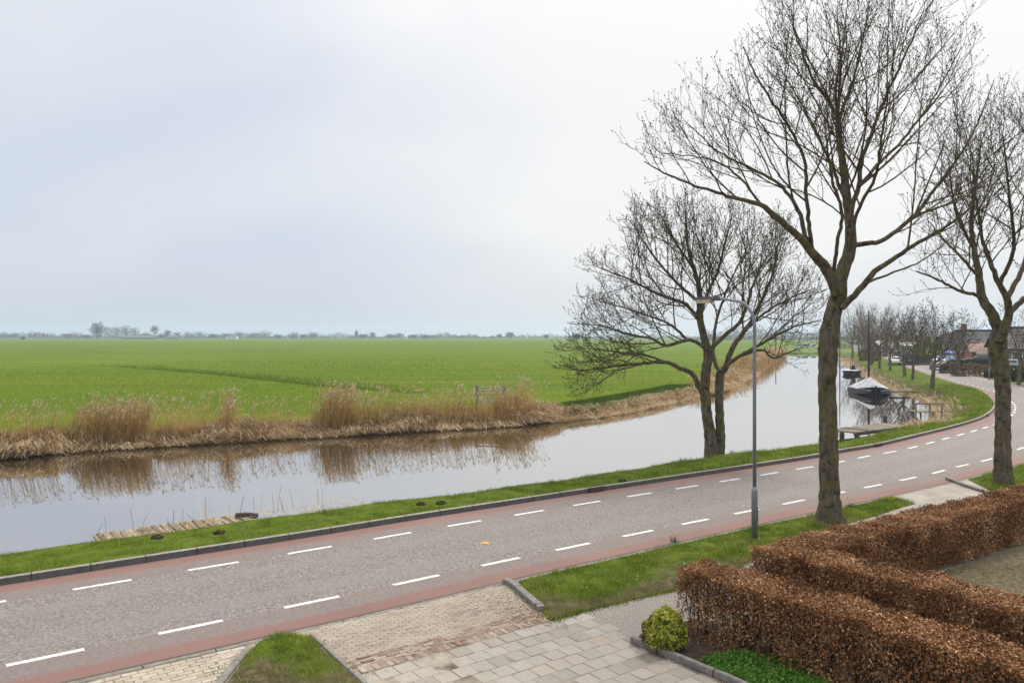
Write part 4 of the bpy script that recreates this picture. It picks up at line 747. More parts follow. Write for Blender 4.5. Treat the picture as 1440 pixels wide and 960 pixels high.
def reed_points(u0, u1, n, o0, o1):
    k = FB.p[:,1] > 20; ua = FPX*FB.p[k,0]/FB.p[k,1]+720; ua = np.maximum.accumulate(ua); s0, s1 = np.interp([u0, u1], ua, FB.s[k]); s = s0+(s1-s0)*rng.random(n); o = o0+(o1-o0)*rng.random(n); p = FB.at(s, -o); p[:,2] = np.where(o > 0, fbz(o), -.5); return p
def reeds(u0, u1, n, h, o0=.1, o1=1.7, plume=.55, lean=.10, leafy=1.0, wind=.10):
    """n standing reeds: stalks + leaves in one mesh builder, plumes in another"""
    st, pl = MB(), MB(); p = reed_points(u0, u1, n, o0, o1); H = h*(.62+.42*rng.random(n)**.7); sc = np.clip(p[:,1]/40, .8, 3); d = np.c_[rng.normal(wind, lean, (n,2)), np.zeros(n)]; t = np.linspace(0, 1, 5)
    pts = p[:,None,:] + d[:,None,:]*(H[:,None]*t**1.7)[...,None] + np.array([0,0,1.])*(H[:,None]*t)[...,None]; ribbons(st, pts, .014*sc[:,None]*np.linspace(1.2,.6,5)[None,:], rng.random(n)*.8)
    m = int(n*1.3*leafy); i = rng.integers(0, n, m); z = .25+.6*rng.random(m); a = rng.random(m)*6.28; L = .25+.35*rng.random(m); q = p[i] + d[i]*(H[i]*z**1.7)[:,None] + np.array([0,0,1.])*(H[i]*z)[:,None]; dd = np.c_[np.cos(a), np.sin(a), np.zeros(m)]; t = np.linspace(0,1,4)
    ribbons(st, q[:,None,:] + dd[:,None,:]*(L[:,None]*t*.7)[...,None] + np.array([0,0,1.])*(L[:,None]*(.8*t-.9*t*t))[...,None], .018*sc[i][:,None]*np.array([1,1,.7,.2])[None,:], .3+.7*rng.random(m))
    k = rng.random(n) < plume; e = pts[k][:,4]; dk = d[k]; m = k.sum(); hk = H[k]
    for j in range(6):
        a = rng.random(m)*6.28; L = (.13+.16*rng.random(m))*np.clip(sc[k], 1, 1.6); o = np.c_[np.cos(a), np.sin(a), np.zeros(m)]*.28 + np.c_[np.full((m,2), .35)*np.sign(wind), np.full(m, .75)]; b = e - np.array([0,0,1.])*(.14*rng.random(m))[:,None]; t = np.linspace(0,1,4)
        ribbons(pl, b[:,None,:] + o[:,None,:]*(L[:,None]*t)[...,None] - np.array([0,0,1.])*(L[:,None]*.35*t*t)[...,None], .034*sc[k][:,None]*np.array([.5,1,.8,.1])[None,:], rng.random(m))
    return st, pl, p
def clump(label, parts, cat='reeds', name='reed_clump'):
    A, B, c = MB(), MB(), []
    for a in parts:
        s, p, q = reeds(**a); c.append(q)
        for X, Y in ((A, s), (B, p)):
            for v, f, r in zip(Y.v, Y.f, Y.r): X.add(v, f[0], 0, r)
    c = np.vstack(c).mean(0); root = thing(name, label, cat, tuple(c)); A.build('stalks', M_reed, root); B.build('plumes', M_plume, root); return root
clump('tall dense clump of dry reeds standing by the dark drain pipe on the far bank', [dict(u0=116, u1=200, n=560, h=2.05, plume=.35, leafy=1.1), dict(u0=100, u1=212, n=330, h=1.75, plume=.3), dict(u0=98, u1=206, n=260, h=1.2, plume=0)])
clump('narrow tuft of dry reeds standing alone between the two large reed clumps', [dict(u0=312, u1=330, n=110, h=2.2, plume=.45), dict(u0=302, u1=340, n=60, h=1.7)])
clump('broad tall reed clump where the ditch meets the canal bank', [dict(u0=456, u1=506, n=420, h=2.3, plume=.4, leafy=1.1), dict(u0=440, u1=530, n=200, h=1.8), dict(u0=440, u1=520, n=200, h=1.1, plume=0)])
clump('long golden reed bed between the tall clump and the field gate', [dict(u0=515, u1=665, n=900, h=1.15, plume=.05, leafy=1.8), dict(u0=515, u1=662, n=150, h=2.1, plume=.95)])
clump('bushy tangled reed clump beside the right post of the field gate', [dict(u0=712, u1=750, n=420, h=1.55, plume=.15, lean=.30, leafy=2.0), dict(u0=700, u1=764, n=70, h=2.4, plume=.95, lean=.18), dict(u0=706, u1=766, n=240, h=.9, plume=0, lean=.4, leafy=2.)])
st, pl, _ = MB(), MB(), 0
for a in [dict(u0=-90, u1=105, n=230, h=1.95, plume=.65), dict(u0=-90, u1=100, n=600, h=.9, plume=.0), dict(u0=200, u1=305, n=95, h=1.95, plume=.8), dict(u0=205, u1=300, n=170, h=.9, plume=.0), dict(u0=335, u1=440, n=70, h=1.7, plume=.7), dict(u0=335, u1=440, n=260, h=.8, plume=.0), dict(u0=655, u1=710, n=60, h=1.9, plume=.9), dict(u0=640, u1=720, n=700, h=.9, plume=.0, leafy=1.5),
          dict(u0=755, u1=800, n=300, h=.8, plume=.1), dict(u0=800, u1=985, n=220, h=.5, plume=.05, o1=.8), dict(u0=1000, u1=1050, n=700, h=1.1, plume=.2, o1=2.4), dict(u0=1042, u1=1104, n=1500, h=2.0, plume=.25, o0=-.3, o1=4.0)]:
    s, p, _ = reeds(**a)
    for X, Y in ((st, s), (pl, p)):
        for v, f, r in zip(Y.v, Y.f, Y.r): X.add(v, f[0], 0, r)
tag(st.build('reed_stalks', M_reed), kind='stuff'); tag(pl.build('reed_plumes', M_plume), kind='stuff')
def straw():
    mb = MB(); n = 46000; p = reed_points(-130, 1060, n, -.25, 1.9); ud = 720+FPX*p[:,0]/p[:,1]; k = ~((ud > 775) & (ud < 990) & (rng.random(n) < .72)); p = p[k]; n = len(p); ud = ud[k]
    sc = np.clip(p[:,1]/40, .8, 2.5); L = .35+.75*rng.random(n); th = math.atan2(d0[1], d0[0]) - 1.2 + rng.normal(0, .7, n) + .8*np.sin(p[:,0]*.35); d = np.c_[np.cos(th), np.sin(th), np.zeros(n)]; up = .25+.65*rng.random(n); t = np.linspace(0,1,4)
    pts = p[:,None,:] + d[:,None,:]*(L[:,None]*t)[...,None] + np.array([0,0,1.])*(L[:,None]*(up[:,None]*1.5*t - (up[:,None]*1.5+.05)*t*t*.92))[...,None]; pts[...,2] += .03+np.where((ud > 775) & (ud < 990), .08, .30)[:,None]*rng.random(n)[:,None]*np.clip(.8+np.sin(p[:,0]*.8)+.6*np.sin(p[:,0]*2.1), .15, 2)[:,None]
    pts[...,2] = np.maximum(pts[...,2], -.49); ribbons(mb, pts, .026*sc[:,None]*np.array([1,1,.9,.4])[None,:], rng.random(n)); mb.build('straw', M_straw)['kind'] = 'stuff'
    mb = MB(); n = 5500; s = K.proj(G(1292,604))[0] + (S_B-K.proj(G(1292,604))[0]-40)*rng.random(n)**1.4; w = vw(s); t_ = w + .15 - rng.exponential(.6, n); k = (t_ > .6) & (w - t_ < 1.7+.6*np.sin(s*.7)); s, t_ = s[k], t_[k]; p = K.at(s, -t_, verge_z(s, t_)); n = len(p); sc = np.clip(p[:,1]/40, .8, 2.5)
    L = .25+.45*rng.random(n); th = 2.4 + rng.normal(0, .9, n); d = np.c_[np.cos(th), np.sin(th), np.zeros(n)]; up = .3+.7*rng.random(n); t = np.linspace(0,1,4); pts = p[:,None,:] + d[:,None,:]*(L[:,None]*t*.8)[...,None] + np.array([0,0,1.])*(L[:,None]*(up[:,None]*1.7*t-up[:,None]*1.1*t*t))[...,None]
    ribbons(mb, pts, .024*sc[:,None]*np.array([1,1,.8,.3])[None,:], rng.random(n)); mb.build('straw', M_straw)['kind'] = 'stuff'
straw()

# ------------------------------------------------------------------ lamp posts, gate, jetties
M_galv = mat_noise('painted grey steel', [(.3,(.18,.195,.215)), (.7,(.25,.265,.285))], 3, 6, .5, .1, 30, .004, .3)
M_lens = mat_noise('yellowed lamp cover', [(.3,(.50,.44,.27)), (.7,(.64,.58,.40))], 6, 3, .35); M_head = mat_noise('dark lamp housing', [(.3,(.07,.065,.06)), (.7,(.13,.12,.11))], 8, 4, .6)
def lamp(label, base, dirv, L=1.5, zc=4.85, zt=5.50):
    b = np.array(base); d = np.r_[dirv/np.linalg.norm(dirv), 0]; root = thing('street_lamp', label, 'street lamp', tuple(b)); mb = MB()
    th = np.linspace(0, math.pi/2*.93, 9); R_ = zt-zc; arc = np.array([b + d*(R_*.8*(1-math.cos(a))) + [0,0,zc+R_*math.sin(a)*.92] for a in th]); end = arc[-1]; out = b + d*(L-.42); out[2] = zt+.03
    mb.tube(np.vstack([[b+[0,0,-.1]], [b+[0,0,1.12]], [b+[0,0,1.16]], [b+[0,0,1.25]]]), [.068,.068,.066,.043], 14); mb.tube(np.vstack([[b+[0,0,1.2]], [b+[0,0,3]], arc, [(end+out)/2+[0,0,.01]], [out]]), np.r_[.042,.040,np.linspace(.038,.031,9),.029,.027], 12); mb.build('pole', M_galv, root, smooth=True)
    a = math.atan2(d[1], d[0]); c = b + d*(L-.10); c[2] = zt+.03; hd_ = MB(); hd_.box(c+[0,0,.02], (.62,.20,.07), a, top=.8); hd_.box(c - d*.34, (.16,.12,.10), a, top=.8); hd_.build('lamp_head', M_head, root)
    ln = MB(); ln.box(c+d*.03+[0,0,-.055], (.50,.17,.08), a, top=1.0); v = ln.v[0]; v[:4] = c+d*.03+[0,0,-.055] + (v[:4]-(c+d*.03+[0,0,-.055]))*[.78,.78,1]; ln.build('lamp_cover', M_lens, root)
    dr = MB(); s = np.array([d[1], -d[0], 0]); dr.box(b+s*.071+[0,0,.62], (.09,.012,.34), math.atan2(s[1], s[0])+math.pi/2); dr.build('service_door', M_galv, root); return root
lamp('grey steel street lamp with a curved arm rising beside the tallest tree', G(1061,762), np.array([-.585,.81]))
b = G(1391,534); q = K.proj(b)[0]; tt = K.at(q, -1)[:2]-K.at(q, 1)[:2]; lamp('grey street lamp in front of the houses beyond the bend', b, tt, 1.9, 4.4, 5.0)
M_wood = mat_noise('weathered grey wood', [(.3,(.13,.105,.075)), (.7,(.34,.28,.21))], 5, 8, .9, .6, 40, .01, stretch=(1,1,1)); M_woodd = mat_noise('dark wet wood', [(.3,(.035,.028,.020)), (.7,(.10,.08,.058))], 5, 8, .9, .6, 40, .01)
M_gate = mat_noise('galvanised gate', [(.3,(.24,.23,.20)), (.7,(.40,.38,.34))], 5, 6, .6, .2, 30, .005, .3)
Yg = 49.0; gz = -.30; p0, p1 = P(670,541,Yg), P(709,541.5,Yg-.4); root = thing('field_gate', 'grey five bar field gate between two wooden posts among the reeds', 'gate', (*((p0+p1)/2)[:2], gz))
for p, r in ((p0, .085), (p1, .13)): MB().tube([[p[0],p[1],gz-.3],[p[0],p[1],p[2]-.02],[p[0],p[1],p[2]]], [r,r*.95,r*.7], 9).build('post', M_wood, root)
for f in (.06, .27, .48, .68, .90): z = p0[2]-.08-f*1.05; MB().tube([p0+[.08,-.02,z-p0[2]], p1+[-.1,-.02,z-p0[2]]], .042, 6).build('rail', M_gate, root)
mb = MB(); mb.tube([[p0[0]+.1,p0[1]-.05,p0[2]-.1],[p0[0]+.1,p0[1]-.05,gz+.1]], .03, 6); mb.tube([[p1[0]-.16,p1[1]-.05,p0[2]-.1],[p1[0]-.16,p1[1]-.05,gz+.1]], .03, 6); mb.tube([[p0[0]+.1,p0[1]-.05,gz+.2],[p1[0]-.16,p1[1]-.05,p0[2]-.15]], .022, 6); mb.build('frame', M_gate, root)
pv = np.array([p1[0]+.55, p1[1]-.5, gz]); 
def planks(mb, a, b, w, n, z, th=.04, gap=.012, rag=.0, jz=.012):
    """deck of n boards laid across the line a-b, width w to its left"""
    a, b = np.asarray(a)[:2], np.asarray(b)[:2]; L = np.linalg.norm(b-a); t = (b-a)/L; nr = np.array([-t[1], t[0]]); rz = math.atan2(t[1], t[0])
    for i in range(n):
        s = L*(i+.5)/n; dw = w*(1+rag*rng.normal()); c = a + t*s + nr*(w/2+rag*rng.normal()*w*.5); mb.box((*c, z+rng.normal(0, jz)), (L/n-gap, dw, th), rz+rng.normal(0, .02+rag*.15), 0, rng.random(), rx=rng.normal(0, .01+rag*.1))
def mat_plank(name, cols): 
    m, nt, bs = newmat(name); ob = mapping(nt, (1,1,1)); c = ramp(nt, cols, attr(nt, 'rnd')); c = mixc(nt, rmap(nt, noise(nt, 7, 8, .75, ob), .4, .65, 0, .7), c, (.10,.075,.045)); setc(nt, bs, c); bs.inputs['Roughness'].default_value = .95; bump(nt, bs, noise(nt, 30, 7, .7, ob), .8, .015); return m
M_plank = mat_plank('old deck boards', [(0,(.15,.115,.070)), (.5,(.27,.21,.135)), (1,(.40,.33,.225))]); M_plankd = mat_plank('grey deck boards', [(0,(.14,.11,.085)), (.5,(.23,.19,.145)), (1,(.32,.27,.21))])
a, b = G(143,768,0)+nrm0*.10, G(362,736,0)+nrm0*.10; root = thing('wooden_jetty', 'long rotting plank jetty overgrown with grass along the near canal bank', 'jetty', tuple((a+b)/2)); mb = MB(); planks(mb, a, b, 1.15, 38, -.01, .06, .004, .035, .016); mb.build('deck', M_plank, root)
mb = MB(); tv = (b-a)/np.linalg.norm(b-a); nv = np.array([-tv[1], tv[0], 0]); mb.box((*((a+b)/2+nv*.92)[:2], -.17), (np.linalg.norm(b-a), .10, .14), math.atan2(tv[1], tv[0])); mb.build('edge_beam', M_woodd, root)
for s in (0.3, 2.0, 3.7, 5.2): 
    if s < np.linalg.norm(b-a): MB().tube([a+tv*s+nv*.95+[0,0,-1.1], a+tv*s+nv*.95+[0,0,-.03]], .07, 8).build('post', M_woodd, root)
c = G(352,736,0)+nv*.75+[0,0,-.02]; mb = MB(); mb.tube([c+[0,0,-.6], c+[0,0,.02], c+[.02,0,.09]], [.10,.11,.08], 9); mb.tube([c+[-.12,0,.06], c+[.12,.02,.08], c+[.42,.06,.06]], [.09,.085,.07], 8); tag(mb.build('mooring_stump', M_woodd, loc=tuple(c)), 'dark broken mooring stump at the end of the rotting plank jetty', 'stump')
n = 60; s_ = rng.random(n)*6.5; q = a + tv*s_[:,None]+nv*(.8+.25*rng.random(n))[:,None]; mb = MB(); t = np.linspace(0,1,4); hh = .15+.5*rng.random(n)**2; ribbons(mb, q[:,None,:]+np.array([0,0,1.])*(hh[:,None]*t)[...,None]+rng.normal(0,.08,(n,1,3))*(t**2)[None,:,None], np.full((n,4), .012), rng.random(n)); tag(mb.build('dead_stalks', M_straw), kind='stuff')
n = 900; s_ = rng.random(n)*6.6; q = a + tv*s_[:,None]+nv*(rng.random(n)**1.5*1.1-.05)[:,None]; q[:,2] = .03; k = np.sin(s_*3.1)*np.sin(s_*7.7+1) > -.25; q = q[k]; n = len(q); th = rng.random(n)*6.28; L_ = .06+.16*rng.random(n); d_ = np.c_[np.cos(th), np.sin(th), np.zeros(n)]; mb = MB(); ribbons(mb, q[:,None,:]+d_[:,None,:]*(L_[:,None]*t)[...,None]+np.array([0,0,1.])*(L_[:,None]*(.8*t-.6*t*t))[...,None], np.full((n,4), .013), rng.random(n)); tag(mb.build('dead_grass', M_straw), kind='stuff')
# deck at the bend
a, b = G(1206,608,-.12), G(1266,602,-.12); c = G(1240,596.5,-.12); tv = (G(1271,598,-.12)-G(1200,607,-.12)); tv /= np.linalg.norm(tv); a = G(1199,607.5,-.12); root = thing('wooden_jetty', 'flat weathered plank deck reaching over the water at the start of the bend', 'jetty', tuple(a+tv*2.4)); mb = MB(); nv = np.array([-tv[1], tv[0], 0]); planks(mb, a-nv*.15, a-nv*.15+tv*5.3, 1.5, 30, -.14, .05, .012, .01, .008); mb.build('deck', M_plankd, root)
mb = MB()
for o in (-.1, 1.25): e = a+nv*o; mb.box((*(e+tv*2.6)[:2], -.23), (5.2,.10,.12), math.atan2(tv[1], tv[0]))
mb.build('beam', M_woodd, root)
for s, o in ((.35,-.08),(.35,1.2),(2.3,-.08),(2.3,1.2),(4.3,1.2)): MB().tube([a+tv*s+nv*o+[0,0,-1.2], a+tv*s+nv*o+[0,0,-.08]], .075, 8).build('post', M_woodd, root)
c = G(1184,619,-.5); mb = MB(); mb.tube([c+[0,0,-.8], c+[0,0,.38], c+[0,0,.44]], [.12,.12,.08], 9); tag(mb.build('mooring_post', M_woodd, loc=tuple(c)), 'single dark mooring post in the water beside the tallest tree trunk', 'post')
c = G(1259,597,-.5)+nv*.6; mb = MB(); mb.tube([c+[0,0,-.8], c+[0,0,.42], c+[0,0,.5]], [.10,.10,.06], 9); tag(mb.build('mooring_post', M_woodd, loc=tuple(c)), 'short mooring post in the water behind the flat plank deck', 'post')
# jetty with a rail
a, b = G(1288,588,-.5), G(1318,588,-.5); a[2] = b[2] = 0; tv = (b-a)/np.linalg.norm(b-a); nv = np.array([-tv[1], tv[0], 0]); L = np.linalg.norm(b-a)+.5; root = thing('wooden_jetty', 'small wooden jetty with a handrail and sloping side brace in the cove', 'jetty', tuple((a+b)/2)); mb = MB(); planks(mb, a+nv*.1, a+nv*.1+tv*L, 1.1, 14, -.12, .05); mb.build('deck', M_plankd, root)
for s in (.05, L*.5, L-.15):
    for o in (.1, 1.15): MB().tube([a+tv*s+nv*o+[0,0,-1.2], a+tv*s+nv*o+[0,0,.40 if o < 1 else -.1]], .06, 7).build('post', M_wood, root)
mb = MB(); mb.box((*(a+tv*L/2+nv*.1)[:2], .40), (L+.1,.07,.10), math.atan2(tv[1], tv[0])); mb.build('handrail', M_wood, root)
MB().tube([a+nv*.1+[0,0,.38], a-tv*.75+nv*.1+[0,0,-.25]], .045, 6).build('brace', M_wood, root)
# low landing stage next to the covered boat
a = G(1252,551,-.3); tv = d1; nv = np.array([-tv[1], tv[0], 0]); root = thing('landing_stage', 'low dark landing stage between the covered boat and the straw bank', 'jetty', tuple(a)); mb = MB(); planks(mb, a+[-.4,-1.2,0], a+[2.2,-.9,0], 1.2, 12, -.22, .05); mb.build('deck', M_woodd, root)
for s in (.1, 2.2): MB().tube([a+[s-.3,-1.0,-.9], a+[s-.3,-1.0,-.22]], .07, 7).build('post', M_woodd, root)
# drain pipe, molehills, kerb drains, flowers
c = G(171,627,-.45); mb = MB(); mb.tube([c+[-.5,.9,.25], c+[-.1,.1,.20], c+[.25,-.25,.14]], [.20,.21,.20], 14); M_pipe = mat_noise('old dark pipe', [(.3,(.05,.045,.04)), (.7,(.14,.125,.11))], 6, 7, .8, .4, 30); tag(mb.build('drain_pipe', M_pipe, loc=tuple(c)), 'dark drain pipe poking out of the tallest reed clump above the water', 'pipe')
M_mole = mat_noise('black earth', [(.3,(.022,.016,.011)), (.7,(.085,.062,.042))], 14, 7, .95, 1, 60, .04)
for q, lab in zip(MOLE, ['molehill on the verge closest to the mooring stump', 'molehill on the verge beside the middle of the rotting jetty', 'left one of two small molehills on the verge behind the kerb', 'right one of two small molehills on the verge behind the kerb', 'small molehill on the verge near the kerb drain']):
    mb = MB(); mb.sphere((0,0,0), (.14,.12,.055), 18, 12); v = mb.v[0]; v += rng.normal(0, .012, v.shape); o = mb.build('molehill', M_mole, loc=(0,0,0)); s_, t_ = K.proj(q); o.location = (q[0], q[1], float(verge_z(np.array([s_]), np.array([-t_]))[0])+.01); tag(o, lab, 'molehill')
M_iron = mat_noise('cast iron', [(.3,(.012,.012,.012)), (.7,(.05,.047,.044))], 20, 5, .6, .3, 60)
for px, lab in [((838,690.5), 'cast iron kerb drain opposite the double trunked tree'), ((1235,627.5), 'cast iron kerb drain near the plank deck'), ((1387,585), 'cast iron kerb drain on the tight bend')]:
    s_ = K.proj(G(*px))[0]; c = K.at(s_, -.02); t_ = K.at(s_+.3, 0)-K.at(s_-.3, 0); rz = math.atan2(t_[1], t_[0]); root = thing('storm_drain', lab, 'drain', tuple(c)); mb = MB(); mb.box(c+[0,0,.075], (.62,.09,.115), rz); mb.build('housing', M_iron, root); mb = MB()
    for k in range(3): e = c + t_/np.linalg.norm(t_)*(.19*(k-1)) + np.array([t_[1],-t_[0],0])/np.linalg.norm(t_)*.047; mb.box(e+[0,0,.065], (.13,.012,.07), rz)
    mb.build('grating', M_kface, root)
M_petal = mat_leaf('yellow petals', [(0,(.55,.38,.01)), (1,(.75,.60,.03))], .3, .5); M_daff = mat_leaf('daffodil leaves', [(0,(.02,.07,.02)), (1,(.07,.16,.06))], .3, .5)
for px, n, lab in [((999,634), 5, 'small yellow daffodil clump at the foot of the double trunked tree'), ((1030,637), 0, 'green leafy daffodil tuft without flowers right of the double trunked tree'), ((1246,706), 7, 'yellow daffodils in the verge close to the far driveway'), ((1199,712), 5, 'yellow daffodils in the grass just right of the tallest trunk'), ((948,762), 4, 'few yellow flowers in the verge left of the lamp post')]:
    c = G(*px, .06); root = thing('daffodil', lab, 'flowers', tuple(c)); mb = MB(); m = 40; q = c + np.c_[rng.normal(0, .07, (m,2)), np.zeros(m)]; blades(mb, q, .08+.09*rng.random(m), .013, .2+.4*rng.random(m)); mb.build('leaves', M_daff, root)
    if n:
        cc = c + np.c_[rng.normal(0, .12, (n,2)), .09+.09*rng.random(n)]
        for e in cc: mb = MB(); leaves(mb, np.tile(e, (9,1))+rng.normal(0,.007,(9,3)), rng.normal(0,1,(9,3)), .036*np.ones(9), .6, rng.random(9)); mb.build('flower', M_petal, root)
mb = MB(); n = 70; s_ = sA+(sB-sA)*rng.random(n)*.75; t_ = RW+.4+1.7*rng.random(n); q = K.at(s_, t_, .10+.02*rng.random(n)); leaves(mb, q, np.tile([0,0,1.], (n,1)), .020+.010*rng.random(n), .9, np.ones(n), jit=.4); M_daisy = mat_leaf('daisy petals', [(0,(.7,.7,.6)), (1,(.8,.8,.74))], .2, .6); mb.build('daisies', M_daisy)['kind'] = 'stuff'
# weeds in the joints of the kerb corners
mb = MB()
for a_, b_, n, sp in [(G(322,944), G(352,912), 500, .05), (G(300,950), G(322,935), 250, .10), (G(713,822), G(764,868), 420, .06), (G(440,893), G(512,955), 500, .05), (G(512,952), G(775,868), 260, .03)]:
    t = rng.random(n); t = t[np.sin(t*23+a_[0]*9)*np.sin(t*9) > -.1]; q = a_+(b_-a_)*t[:,None]+np.c_[rng.normal(0,sp,(len(t),2)), np.zeros(len(t))]; blades(mb, q, .02+.045*rng.random(len(t))**2, .009, .3+1.2*rng.random(len(t)))
mb.build('weeds', M_blade)['kind'] = 'stuff'
mb = MB(); n = 900; t = rng.random(n); a_, b_ = G(712,830), G(790,870); q = a_+(b_-a_)*t[:,None]+np.c_[rng.normal(-.25,.28,(n,2)), np.full(n,.012)]; leaves(mb, q, np.tile([0,0,1.], (n,1)), .012+.02*rng.random(n), .7, rng.random(n)*.45, jit=.4)
n = 500; q = np.c_[E0+(al+(ar-al)*rng.random(n))[:,None]*e1+(.2+3*rng.random(n))[:,None]*e2, np.full(n,.010)]; leaves(mb, q, np.tile([0,0,1.], (n,1)), .008+.012*rng.random(n), .7, rng.random(n)*.5, jit=.4); c_ = G(1000,908,.012); n = 260; leaves(mb, c_+np.c_[rng.normal(0,.10,(n,1)), rng.normal(0,.07,(n,1)), np.zeros((n,1))], np.tile([0,0,1.], (n,1)), .012+.018*rng.random(n), .7, rng.random(n)*.25, jit=.5); n = 420; a_, b_ = G(893,905), G(1035,963); q = a_+(b_-a_)*rng.random((n,1))+np.c_[-np.abs(rng.normal(0,.07,(n,1)))*e1[0], -np.abs(rng.normal(0,.07,(n,1)))*e1[1], np.full((n,1),.012)]; leaves(mb, q, np.tile([0,0,1.], (n,1)), .010+.016*rng.random(n), .7, rng.random(n)*.4, jit=.5); mb.build('leaf_litter', M_beech)['kind'] = 'stuff'
# ------------------------------------------------------------------ boats
M_hull = mat_noise('black hull', [(.3,(.012,.012,.014)), (.7,(.035,.034,.035))], 4, 5, .85, spec=.1); M_tarp = mat_noise('grey white tarpaulin', [(.3,(.20,.20,.215)), (.5,(.38,.38,.40)), (.7,(.55,.55,.57))], 1.6, 7, .6, .5, 6, .08); M_tarpd = mat_noise('dark grey tarpaulin skirt', [(.3,(.020,.020,.023)), (.7,(.065,.065,.070))], 2.5, 7, .9, .6, 6, .08)
M_mast = mat_noise('dark varnished mast', [(.3,(.020,.013,.010)), (.7,(.06,.04,.03))], 3, 5, .5); M_glassd = mat_noise('dark glass', [(.4,(.02,.025,.03)), (.6,(.05,.06,.07))], 2, 2, .12, spec=.6)
def boat_hull(mb, c, hd, L, B, z0, z1, mi=0, sheer=.25, k=14):
    """pointed hull: bow at c, running L along hd"""
    hd = np.r_[hd, 0]/np.linalg.norm(hd); sd = np.array([-hd[1], hd[0], 0]); t = np.linspace(0, 1, k); w = B/2*np.sin(np.pi*np.clip(t*.92+.02, 0, 1))**.55; sh = sheer*(1-2*t)**2*np.where(t < .5, 1, .6)
    V = []
    for i in range(k):
        for q, zz in ((-1, z1+sh[i]), (-.78, z0), (.78, z0), (1, z1+sh[i])): V.append(c + hd*(t[i]*L + (.25 if abs(q) < 1 and i == 0 else 0)) + sd*w[i]*q + [0,0,zz])
    F = [[i*4+j, i*4+j+1, i*4+j+5, i*4+j+4] for i in range(k-1) for j in range(3)] + [[i*4+3, i*4, i*4+4, i*4+7] for i in range(k-1)] + [[0,3,2,1]] + [[(k-1)*4+j for j in range(4)]]; mb.add(V, F, mi); return hd, sd, t, w, sh
bow = G(1232,557,-.5); root = thing('covered_boat', 'moored black sailing boat under a grey white tarpaulin tent with a tall dark mast', 'boat', tuple(bow)); mb = MB(); hv = np.array([.30,.955]); hdv, sdv, tb, wb, shb = boat_hull(mb, bow, hv, 9.5, 3.1, -.25, .42, sheer=.35, k=18); mb.build('hull', M_hull, root)
mb, mk = MB(), MB(); k = 22; t = np.linspace(.015, .92, k); w = np.interp(t, tb, wb)*1.02+.03; gz_ = .46+np.interp(t, tb, shb); ri = np.interp(t, [0,.10,.30,.42,.6,1], [1.15,1.55,1.85,1.95,1.75,1.25]); V, V2 = [], []
for i in range(k):
    ctr = bow + hdv*t[i]*9.5; sag = .10*math.sin(i*1.5)**2
    for q, zz in ((-1.02, gz_[i]-.04), (-.97, gz_[i]+.36*(ri[i]-gz_[i])), (-.5, gz_[i]+.68*(ri[i]-gz_[i])-sag), (0, ri[i]), (.5, gz_[i]+.68*(ri[i]-gz_[i])-sag), (.97, gz_[i]+.36*(ri[i]-gz_[i])), (1.02, gz_[i]-.04)): V.append(ctr + sdv*w[i]*q + [0,0,zz-.5])
f = np.array([[i*7+j, i*7+j+1, i*7+j+8, i*7+j+7] for i in range(k-1) for j in range(6)]); jj = np.tile(np.arange(6), k-1); mb.add(V, f[(jj > 0) & (jj < 5)], 0); mb.add(V, [[1,2,3,4,5]], 0); mb.build('tarpaulin', M_tarp, root); mk.add(V, f[(jj == 0) | (jj == 5)], 0); mk.add(V, [[0,1,5,6]], 0); mk.build('tarpaulin_skirt', M_tarpd, root)
mz = bow + hdv*9.5*.46; MB().tube([mz+[0,0,.3], mz+[0,0,4], mz+[0,0,7.35]], [.10,.09,.06], 10).build('mast', M_mast, root, smooth=True); MB().tube([bow+hdv*.05+[0,0,-.2], bow-hdv*.06+[0,0,.9]], .07, 8).build('stem_post', M_hull, root)
for q in (-1, 1): MB().tube([mz+[0,0,6.9], bow+hdv*9.5*.5+sdv*q*1.4+[0,0,.4]], .010, 4, caps=False).build('shroud', M_mast, root)
b0 = G(1193,527,-.5); root = thing('small_boat', 'small low dark open boat with a pale deck moored beyond the covered boat', 'boat', tuple(b0)); mb = MB(); h_, s_, *_ = boat_hull(mb, b0, np.array([.55,.83]), 5.0, 2.3, -.2, .40, sheer=.15, k=12); mb.build('hull', M_hull, root); M_deckp = mat_noise('pale boat deck', [(.3,(.42,.44,.46)), (.7,(.62,.63,.64))], 3, 4, .6)
mb = MB(); mb.box(b0+h_*2.6+[0,0,.50], (3.2,1.5,.10), math.atan2(h_[1], h_[0])); mb.build('deck', M_deckp, root); mb = MB(); mb.box(b0+h_*3.6+[0,0,.85], (.5,.45,.6), math.atan2(h_[1], h_[0]), top=.7); mb.build('engine', M_hull, root); MB().tube([b0+h_*1.6+[0,0,.5], b0+h_*1.6+[0,0,1.25]], .05, 6).build('bollard', M_hull, root)
c = G(1091,506,-.5); mb = MB(); mb.tube([c+[0,0,-.5], c+[0,0,5.2]], [.12,.08], 8); tag(mb.build('wooden_pole', M_mast, loc=tuple(c)), 'thin dark pole in the water at the far reed bank', 'pole')
c = G(1181,521,-.5); mb = MB(); mb.tube([c+[0,0,-.5], c+[0,0,8.2]], [.10,.05], 8); tag(mb.build('wooden_pole', M_mast, loc=tuple(c)), 'thin tall pole in the water just right of the tallest trunk', 'pole')

